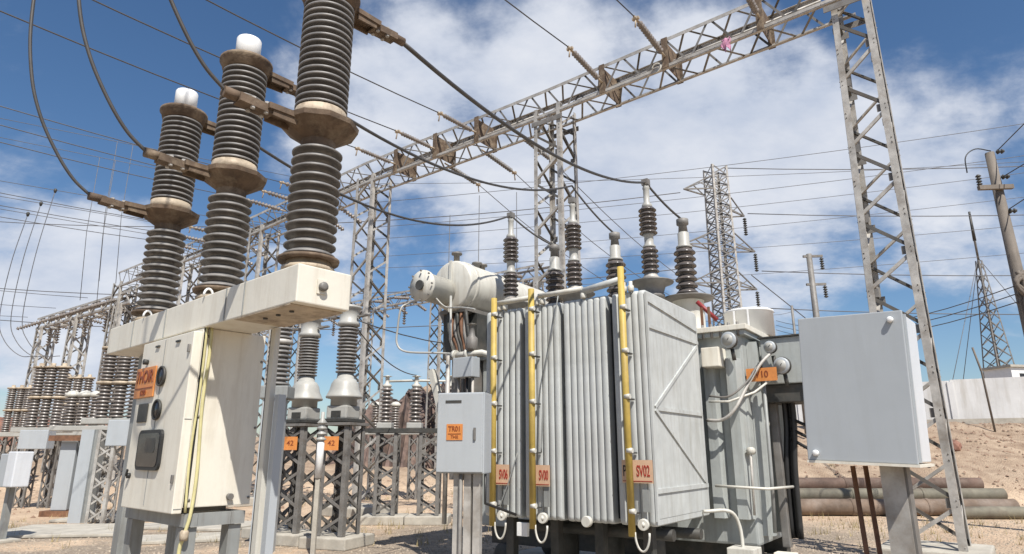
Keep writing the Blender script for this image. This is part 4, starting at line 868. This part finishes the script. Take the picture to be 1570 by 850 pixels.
def dome_ct(px, y, zb, hp, lb):
    p = pr(px, 620, y); c = thing('instrument_transformer', lb, 'instrument transformer', (p.x, y, 0), -.35, 'domed instrument transformers')
    z = zb
    MB().bbox(-.30, .30, -.30, .30, z, z + .06, .01).build('base_plate', 'darksteel', c)
    MB().bbox(-.22, .22, -.22, .22, z + .06, z + .30, .03).build('terminal_box', 'domegrey', c); MB().bbox(-.29, -.23, -.1, .1, z + .1, z + .26, .01).build('side_box', 'darksteel', c); MB().box(-.1, .1, -.235, -.222, z + .09, z + .2).build('cover', 'darksteel', c)
    MB(True).lathe([(.24, z + .30), (.24, z + .42), (.33, z + .44), (.335, z + .47), (.32, z + .49), (.27, z + .60), (.25, z + .70), (.20, z + .78), (.16, z + .80), (.15, z + .90)], 26).build('dome_tank', 'domegrey', c)
    z2 = z + .90
    MB(True).lathe(sheds(z2, z2 + hp, .13, .19, 13), 22).build('insulator', 'porcelain', c)
    MB(True).lathe([(.15, z2 + hp), (.21, z2 + hp + .03), (.21, z2 + hp + .09), (.18, z2 + hp + .11), (.19, z2 + hp + .34), (.23, z2 + hp + .36), (.23, z2 + hp + .40), (.1, z2 + hp + .44), (0, z2 + hp + .45)], 22).build('head', 'domegrey', c)
    for sgn in (-1, 1): MB().bar((sgn * .2, 0, z2 + hp + .2), (sgn * .42, 0, z2 + hp + .22), .09, .03).build('terminal', 'galvdark', c)
    return Vector((p.x, y, z2 + hp + .2))
h1 = dome_ct(467, 12.9, 2.14, .75, 'cream domed instrument transformer, left and lower one of the pair')
h2 = dome_ct(527, 12.4, 2.14, .88, 'cream domed instrument transformer, right and taller one of the pair beside the gantry column')
# double stack post at left of pair
c = thing('post_insulator', 'double stack ribbed post insulator just right of the breaker cabinet column', 'insulator', (p3.x, 11.6, 0), 0)
MB().box(-.16, .16, -.16, .16, 0, 2.5).build('pedestal', 'boxgrey', c); MB().bbox(-.26, .26, -.2, .2, 2.5, 2.72, .02).build('base_box', 'frame', c)
MB(True).lathe(sheds(2.73, 3.45, .14, .20, 9), 22).build('insulator', 'porcelain', c); MB(True).lathe([(.15, 3.45), (.21, 3.47), (.21, 3.53), (.15, 3.55)], 20).build('collar', 'galv', c)
MB(True).lathe(sheds(3.55, 4.25, .12, .18, 9), 22).build('insulator', 'porcelain', c); MB(True).lathe([(.13, 4.25), (.17, 4.27), (.17, 4.33), (0, 4.35)], 18).build('cap', 'galv', c)
# surge counter
p = pr(489, 720, 11.3); c = thing('surge_counter', 'slim white cylinder on a short post between the two lattice stands', 'counter', (p.x, 11.3, 0))
MB().box(-.035, .035, -.035, .035, 0, 1.2).build('post', 'concrete', c); MB(True).lathe([(.06, 1.2), (.06, 1.76), (.045, 1.78)], 16).build('cylinder', 'white', c)
MB(True).lathe(simple_sheds(1.78, 2.14, .045, .085, 4) + [(.03, 2.15), (.03, 2.26), (.0, 2.27)], 14).build('head', 'domegrey', c)
for (px, y, k) in ((445, 12.55, 0), (508, 12.05, 1)):
    p = pr(px, 680, y); o = MB().box(-.13, .13, -.006, .006, -.12, .12).build('warning_sign', 'orange', loc=p); tag(o, 'orange plate fixed high on the ' + ('left' if k == 0 else 'right') + ' lattice stand of the domed pair', 'sign')
    text("42", .13, 'maroon', o, T(0, -.008, 0) @ RX)

# disconnector bench
p = pr(590, 800, 16.3); q = pr(652, 803, 16.0)
bn = thing('disconnector', 'ribbed disconnector insulators on a steel bench with two lattice legs', 'disconnector', (p.x, 16.3, 0), 0)
for (x, n_) in ((0, 0), (1.02, 1)):
    for side in (0,):
        legs, brs = lattice(1.85, .50, .50, 5, .08, .045, cross=True)
        lg = join([l.xf(T(x, 0, .2)) for l in legs]).build('lattice_leg', 'galvdark', bn)
        for b in brs: b.xf(T(x, 0, .2)).build('brace', 'galvdark', lg)
    MB().bbox(x - .5, x + .5, -.45, .45, 0, .19, .02).build('footing', 'concrete', bn)
MB().box(-.55, 3.0, -.3, -.2, 2.06, 2.16).box(-.55, 3.0, .2, .3, 2.06, 2.16).build('bench_rail', 'darksteel', bn)
for k, x in enumerate((-.1, .62, 1.5, 2.2)):
    MB().bbox(x - .18, x + .18, -.18, .18, 2.165, 2.3, .02).build('base_box', 'domegrey', bn)
    MB(True).lathe(simple_sheds(2.3, 3.15, .09, .16, 9), 16, T(x, 0, 0)).build('insulator', 'porcelain_far', bn)
    MB(True).lathe([(.1, 3.15), (.12, 3.2), (.05, 3.25), (.05, 3.4), (.12, 3.42), (0, 3.45)], 12, T(x, 0, 0)).build('cap', 'offwhite', bn)
MB(True).tube([(-.1, 0, 3.3), (.62, 0, 3.32), (1.5, 0, 3.3), (2.2, 0, 3.32)], .03, 8).build('contact_arm', 'offwhite', bn)
# jumper wires between mid ground gear
tag(MB(True).tube(sag(h2, Vector((p.x + .62, 16.3, 3.45)), .25), .012, 6).build('jumper_wire', 'wire'), 'slack jumper from the taller domed transformer to the disconnector bench', 'wire')
tag(MB(True).tube(sag(h1, h1 + Vector((-2.2, 2.5, .9)), .2), .012, 6).build('jumper_wire', 'wire'), 'slack jumper leaving the lower domed transformer to the left', 'wire')
tag(MB(True).tube(sag(h2, h2 + Vector((6, 7, 1.6)), .8), .012, 6).build('jumper_wire', 'wire'), 'slack jumper passing behind the gantry column towards the conservator', 'wire')

# ------------------------------------------------------------------ left background gear
def small_pole_set(px0, dpx, cnt, y, zb, h1_, h2_, r, lb, cat_, grp, n1=9, cap='porcelain_far'):
    """one three pole unit = one thing"""
    p = pr(px0, 660, y); u = thing('breaker_unit', lb, cat_, (p.x, y, 0), 0, grp)
    for k in range(cnt):
        q = pr(px0 + dpx * k, 660, y); x = q.x - p.x
        MB(True).lathe(simple_sheds(zb, zb + h1_, r * .62, r, n1), 14, T(x, 0, 0)).build('insulator', 'porcelain_far', u)
        if h2_:
            MB(True).lathe([(r * .7, zb + h1_), (r * 1.25, zb + h1_ + .02), (r * 1.25, zb + h1_ + .07), (r * .7, zb + h1_ + .1)], 12, T(x, 0, 0)).build('middle_flange', 'flange', u)
            MB(True).lathe(simple_sheds(zb + h1_ + .1, zb + h1_ + .1 + h2_, r * .66, r * 1.06, n1), 14, T(x, 0, 0)).build('insulator', 'porcelain_far', u)
            MB(True).lathe([(r * 1.2, zb + h1_ + h2_ + .1), (r * 1.2, zb + h1_ + h2_ + .16), (r * .4, zb + h1_ + h2_ + .18), (r * .4, zb + h1_ + h2_ + .26), (0, zb + h1_ + h2_ + .27)], 12, T(x, 0, 0)).build('top_flange', 'flange', u)
        else:
            MB(True).lathe([(r, zb + h1_), (r * 1.1, zb + h1_ + .08), (r * .6, zb + h1_ + .16), (0, zb + h1_ + .18)], 12, T(x, 0, 0)).build('cap', 'offwhite', u)
    return u, p
u1, p = small_pole_set(46, 18, 3, 20.6, 2.35, .85, .85, .18, 'distant breaker with three double porcelain stacks at the far left', 'circuit breaker', 'left background switchgear')
MB().bbox(-.5, 1.1, -.15, .35, 2.2, 2.345, .02).build('beam', 'domegrey', u1); MB().bbox(.15, 1.0, -.62, -.26, 1.70, 2.25, .02).build('cabinet', 'boxgrey', u1)
for x in (0, .75):
    legs, brs = lattice(2.08, .32, .32, 5, .06, .04, cross=True); join([a.xf(T(x, .2, 0)) for a in legs + brs]).build('lattice_leg', 'galvdark', u1)
far1 = [Vector((p.x + pr(46 + 18 * k, 660, 20.6).x - p.x, 20.6, 4.4)) for k in range(3)]
u2, p = small_pole_set(103, 19, 3, 18.0, 2.30, .75, 0, .17, 'three short single stack insulators with pale caps left of the grey pillar', 'instrument transformer', 'left background switchgear')
MB().bbox(-.4, 1.2, -.15, .35, 2.16, 2.295, .02).build('beam', 'domegrey', u2); MB().box(-.35, 1.1, -.16, -.1, 1.9, 2.04).build('rail', 'rusty', u2)
for x in (-.1, .4): MB().bbox(x, x + .42, .0, .3, .15, 2.045, .02).build('panel', 'boxgrey', u2)
MB().box(-.3, 1.2, -.1, .5, .0, .14).build('plinth', 'rusty', u2)
u3, p = small_pole_set(152, 24, 3, 16.4, 2.42, .80, .78, .185, 'breaker with three double porcelain stacks behind the cream control cabinet', 'circuit breaker', 'left background switchgear')
MB().bbox(-.4, 1.2, -.15, .35, 2.27, 2.415, .02).build('beam', 'domegrey', u3); MB().bbox(.55, 1.1, -.6, -.26, 1.75, 2.35, .02).build('cabinet', 'boxgrey', u3)
MB().box(-.35, -.05, -.1, .3, 0, 2.14).build('pillar', 'boxgrey', u3); MB().box(-.045, .08, -.05, .3, 0, 2.14).build('pillar_web', 'frame', u3)
legs, brs = lattice(2.1, .42, .42, 6, .07, .04, cross=True); lg = join([a.xf(T(.55, -.35, .04)) for a in legs]).build('lattice_leg', 'galv', u3); join([a.xf(T(.55, -.35, .04)) for a in brs]).build('braces', 'galv', lg, kind='stuff')
for (px0, dpx, cnt, yy, h1_, h2_, lb) in ((8, 13, 3, 27.0, .8, .8, 'most distant breaker at the left edge behind the far left stacks'), (92, 16, 3, 25.0, .9, .9, 'tall distant breaker half hidden behind the three short pale capped stacks'), (575, 30, 3, 24.0, .8, 0, 'row of short insulators far behind the disconnector bench')):
    u_, p = small_pole_set(px0, dpx, cnt, yy, 2.4, h1_, h2_, .17, lb, 'circuit breaker', 'left background switchgear')
    w_ = pr(px0 + dpx * (cnt - 1), 660, yy).x - p.x
    MB().bbox(-.4, w_ + .4, -.15, .35, 2.22, 2.395, .02).build('beam', 'domegrey', u_)
    for x in (0, w_):
        legs, brs = lattice(2.2, .34, .34, 5, .06, .04, cross=True); join([a.xf(T(x, .1, 0)) for a in legs + brs]).build('lattice_leg', 'galvdark', u_)
# near left grey box on post
p = pr(18, 760, 13.0)
bx = thing('junction_cabinet', 'small grey junction cabinet on a steel post at the left edge', 'cabinet', (p.x, 13, 0), -.5)
MB().bbox(-.35, .0, -.15, .15, .97, 1.58, .02).build('cabinet_body', 'boxgrey', bx); MB().bbox(.02, .32, -.2, .1, .98, 1.62, .02).build('door', 'boxside', bx)
chan(MB(), -.08, 0, 0, .97, .12, .1).build('post', 'frame', bx); MB().bbox(-.3, .2, -.2, .2, 0, .05, .01).build('footing', 'concrete', bx)
# thin lines behind the breaker poles with droppers clamped to them
def px_of(p):
    q = p - Vector((0, 0, CAMZ)); dep = q.y * math.cos(PITCH) + q.z * math.sin(PITCH); return 785 + q.x / dep * FPX
def on_line(a, b, px):
    lo, hi = 0.0, 1.0
    for _ in range(30):
        m = (lo + hi) / 2
        if px_of(a.lerp(b, m)) < px: lo = m
        else: hi = m
    return a.lerp(b, lo)
hand = ["right hand", "middle", "left hand"]
for k, (px, py) in enumerate([(85, 292), (63, 312), (43, 328)]):
    a = pr(-260, py - .17 * (px + 260), 18.5); b = pr(470, py + .17 * (470 - px), 23)
    tag(MB(True).tube([a, b], .011, 5).build('overhead_wire', 'wirefar'), f'thin line crossing the sky at far left that carries the {hand[k]} clamp', 'wire', 'thin lines at the far left')
    a = on_line(a, b, px); e = far1[2 - k] + Vector((0, -.3, .1))
    pts = bez([a, a.lerp(Vector((e.x - 1.3, 20.0, 6.3)), .6), Vector((e.x - 1.25, 20.1, 5.7)), Vector((e.x - .95, 20.1, 4.95)), Vector((e.x - .45, 20.2, 4.5)), e], 40)
    tag(MB(True).tube(pts, .012, 5).build('dropper_wire', 'wirefar'), f'thin dropper curving down to the far left breaker, {hand[k]} of three', 'wire', 'droppers at the far left')
    tag(MB(True).lathe([(.03, -.09), (.05, -.02), (.05, .03), (.02, .06)], 8, Matrix.Translation(a)).build('wire_clamp', 'darksteel'), f'small dark clamp where the {hand[k]} far left dropper begins', 'clamp')
for k, (px, py) in enumerate([(145, 240), (172, 216)]):
    a = pr(-260, py - .2 * (px + 260), 20); b = pr(480, py + .2 * (480 - px), 26)
    tag(MB(True).tube([a, b], .011, 5).build('overhead_wire', 'wirefar'), f'thin line with a pair of droppers behind the left breaker pole, {["lower","upper"][k]} of two', 'wire', 'dropper lines behind the left pole')
    for j in (0, 1):
        t_ = on_line(a, b, px + 24 * j + 8); o = MB(True).tube([t_, t_ - Vector((0, 0, 3.0)), t_ - Vector((-.2, 0, 5.6))], .011, 5).build('dropper_wire', 'wirefar')
        tag(o, f'thin hanging dropper on the {["lower","upper"][k]} line behind the left breaker pole, {["left","right"][j]} one', 'wire', 'hanging droppers behind the left pole')
for k, (px, py) in enumerate([(690, 330), (735, 300), (792, 295)]):
    a = pr(px, py, 22)
    tag(MB(True).tube([a, Vector((a.x, 22, 3.5))], .014, 5).build('dropper_wire', 'wirefar'), f'thin vertical dropper above the conservator, {["left hand","middle","right hand"][k]} of three', 'wire')
def bank(name, x0, x1, y, d, zb, zt0, zt1, m, lb, n=60):
    mb = MB(); rows = []
    for j in range(9):
        f = j / 8; row = []
        for i in range(n + 1):
            u = i / n; zt = zt0 + (zt1 - zt0) * u + .35 * math.sin(u * 17 + 1) * .5 + .2 * math.sin(u * 41)
            prof = math.sin(math.pi * f) ** .7; edge = min(1, u * 6, (1 - u) * 6) ** .6
            row.append((x0 + (x1 - x0) * u + random.uniform(-.1, .1), y + d * (f - .5) * 2 + random.uniform(-.5, .5), zb + (zt - zb) * prof * edge + random.uniform(-.3, .3)))
        rows += row
    fs = [(j * (n + 1) + i, j * (n + 1) + i + 1, (j + 1) * (n + 1) + i + 1, (j + 1) * (n + 1) + i) for j in range(8) for i in range(n)]
    mb.add(rows, fs, False); mb.build(name, m, kind='structure')
bank('earth_mound', pr(520, 620, 36).x, pr(860, 620, 36).x, 36, 5, .2, 3.9, 6.2, 'mound', '')
bank('red_earth_bank', -60, -24, 50, 4, .8, 4.2, 4.0, 'drywall', '', 90)

# ------------------------------------------------------------------ right background: pylon, pole, mast, small pole
def pylon():
    y = 60; top = pr(1096, 258, y); H = top.z - 3
    t = thing('transmission_tower', 'tall weathered lattice transmission tower rising behind the transformer bushings', 'pylon', (top.x, y, 3), .25)
    legs, brs = lattice(H, 2.2, 1.7, 24, .20, .12, cross=True, horiz=True)
    for l in legs: l.build('leg', 'galv', t)
    join(brs).build('braces', 'galvdark', t, kind='stuff')
    for (z, l, sgn) in ((H - 2.6, 2.6, -1), (H - 4.8, 1.8, 1), (H - 8.2, 3.0, -1), (H - 8.4, 2.6, 1), (H - 12, 2.6, -1), (H - 12.2, 2.4, 1)):
        m = MB(); x0 = sgn * .9; x1 = sgn * (1.0 + l)
        for yy in (-.9, .9):
            m.bar((x0, yy, z), (x1, 0, z), .12, .12); m.bar((x0, yy, z + 1.4), (x1, 0, z), .10, .10); m.bar((x0, yy, z), ((x0 + x1) / 2, yy / 2, z + .7), .08, .08)
        m.build('crossarm', 'galvdark', t)
        if z < H - 4: MB(True).lathe(simple_sheds(-2.0, -.2, .08, .2, 8), 8, T(x1, 0, z)).build('hanging_insulator', 'darksteel', t)
    for k, (z, x, s) in enumerate(((H - 2.6, -3.6, -1), (H, .9, 1), (H - 4.8, 2.8, 1), (H - 10.4, -4.2, -1), (H - 10.6, 3.6, 1), (H - 14.2, 3.5, 1), (H - 14, -3.6, -1))):
        a = Vector((top.x + x, y, 3 + z)); b = a + Vector((s * 90, -10 if s > 0 else 14, 3)); ln = ['highest left going', 'highest right going', 'second right going', 'second left going', 'third right going', 'lowest right going', 'lowest left going'][k]
        tag(MB(True).tube(sag(a, b, 2.5, 16), .045, 5).build('overhead_wire', 'wirefar'), ln + ' line strung from the lattice transmission tower', 'wire', 'lines of the transmission tower')
    a = Vector((top.x + 2.6, y, 3 + H - 11)); b = pr(1300, 540, 75)
    tag(MB(True).tube([a, b], .05, 5).build('stay_wire', 'wirefar'), 'stay slanting down right from the lattice transmission tower', 'wire')
pylon()
def upole():
    y = 14.0; tp = pr(1517, 235, y); x = tp.x
    t = thing('utility_pole', 'weathered pole with a short crossarm and taut wires at the right edge', 'pole', (x, y, 0), 0)
    MB(True).tube([(.22, 0, 0), (.1, 0, 4), (0, 0, tp.z)], [.155, .135, .095], 16).build('pole', 'pole', t)
    za = pr(1520, 292, y).z
    MB().bar((-.52, -.14, za), (.26, -.14, za + .03), .10, .09, (0, 1, 0)).build('crossarm', 'pole', t)
    MB(True).lathe(simple_sheds(za + .06, za + .32, .03, .06, 4), 10, T(-.48, -.14, 0)).build('pin_insulator', 'darksteel', t)
    for z in (tp.z - .02, za + .28, za - .55):
        MB(True).lathe(simple_sheds(0, .16, .03, .06, 2), 10, axisM((.08, -.1, z), (1, -.3, 0))).build('pin_insulator', 'darksteel', t)
    zz = pr(1555, 440, y).z
    mb = MB(True); 
    for k in range(9): mb.tube(bez([(.1 + random.uniform(-.2, .2), -.2, zz + .3), (.05 + random.uniform(-.25, .25), -.22, zz), (.15 + random.uniform(-.2, .3), -.2, zz - .5), (.25 + random.uniform(-.1, .2), -.16, zz - 1.0)], 12), .05, 6)
    mb.build('cable_bundle', 'pole', t)
    MB(True).tube(bez([(.0, -.05, tp.z + .03), (-.35, -.05, tp.z + .08), (-.65, -.1, tp.z - .15), (-.7, -.12, tp.z - .55)], 16), .014, 5).build('jumper', 'dark', t)
    for k, (z, b) in enumerate([(tp.z, (1640, 120)), (za + .28, (1640, 210)), (za - .5, (1640, 260))]):
        tag(MB(True).tube([Vector((x + .1, y - .1, z)), pr(b[0], b[1], 12.0)], .012, 5).build('overhead_wire', 'wire'), f'wire leaving the utility pole up to the right, {ordn[k]} from its top', 'wire', 'wires of the utility pole')
    for k in range(3):
        tag(MB(True).tube(sag(Vector((x - .1, y - .1, pr(1545, 440 + 12 * k, y).z)), pr(1190, 492 + 7 * k, 30), .6, 12), .012, 5).build('overhead_wire', 'wire'), f'cable running left from low on the utility pole, {ordn[k]} from the top', 'wire', 'low cables of the utility pole')
upole()
def mast():
    y = 60; tp = pr(1484, 325, y); bs = pr(1532, 565, y); H = tp.z - 3; nh = pr(1500, 400, y).z - 3
    t = thing('radio_mast', 'slender tapering lattice radio mast behind the white wall at right', 'mast', (bs.x, y, 3), .1)
    legs, brs = lattice(nh, 2.5, .4, 14, .13, .08, cross=True)
    for l in legs: l.build('leg', 'galvdark', t)
    join(brs).build('braces', 'galvdark', t, kind='stuff')
    MB(True).tube([(0, 0, nh), (0, 0, H)], .10, 6).build('antenna', 'galvdark', t)
    MB(True).tube([(0, 0, nh + 2), (0, 0, H)], [.15, .10], 6).build('antenna_sleeve', 'darksteel', t)
    for (dx, dy) in ((-9, -3), (9, -2), (2, 9)):
        MB(True).tube([(0, 0, nh + .3), (dx, dy, .3)], .035, 4).build('guy_wire', 'wirefar', t)
mast()
def spole():
    y = 26; tp = pr(1240, 390, y); t = thing('utility_pole', 'small distant pole with two crossarms above the large grey cabinet', 'pole', (tp.x, y, 2.3), 0)
    MB(True).tube([(.0, 0, 0), (0, 0, tp.z - 2.3)], [.15, .11], 10).build('pole', 'galvdark', t)
    for dz in (.1, 1.3):
        z = tp.z - 2.3 - dz; MB().bar((-.25, 0, z), (.55, 0, z + .02), .09, .09).build('crossarm', 'galvdark', t); MB(True).lathe(simple_sheds(z - .55, z - .05, .04, .09, 5), 8, T(.5, 0, 0)).build('hanging_insulator', 'darksteel', t)
spole()
p = pr(1215, 480, 26); o = MB(True).tube([(p.x, 26, 2.3), (p.x, 26, p.z + .3)], .05, 6).build('short_pole', 'galvdark'); tag(o, 'short thin post with a knob left of the distant two arm pole', 'post')
# thin post before the wall
p = pr(1505, 570, 27); z0 = hgt(p.x, 27); o = MB(True).tube([(p.x + .1, 27, z0), (p.x, 27, p.z), (p.x - .2, 27, p.z + 1.0)], .04, 6).build('bare_stake', 'pole'); tag(o, 'thin bare stake standing against the white wall', 'stake')
for k, (ya, yb, dd) in enumerate([(262, 185, 40), (300, 235, 42), (318, 262, 45), (345, 300, 48), (362, 345, 48), (400, 388, 50), (232, 250, 46)]):
    a = pr(560, ya + 50, dd * 1.2); b = pr(1640, yb - 6, dd)
    tag(MB(True).tube(sag(a, b, .5, 16), .022, 5).build('overhead_wire', 'wirefar'), f'faint distant line crossing the sky from left to right, number {k+1} in height order' if False else f'faint distant line crossing the clouds behind the gantry, {(ordn + ["seventh"])[k]} of seven', 'wire', 'faint lines behind the gantry')
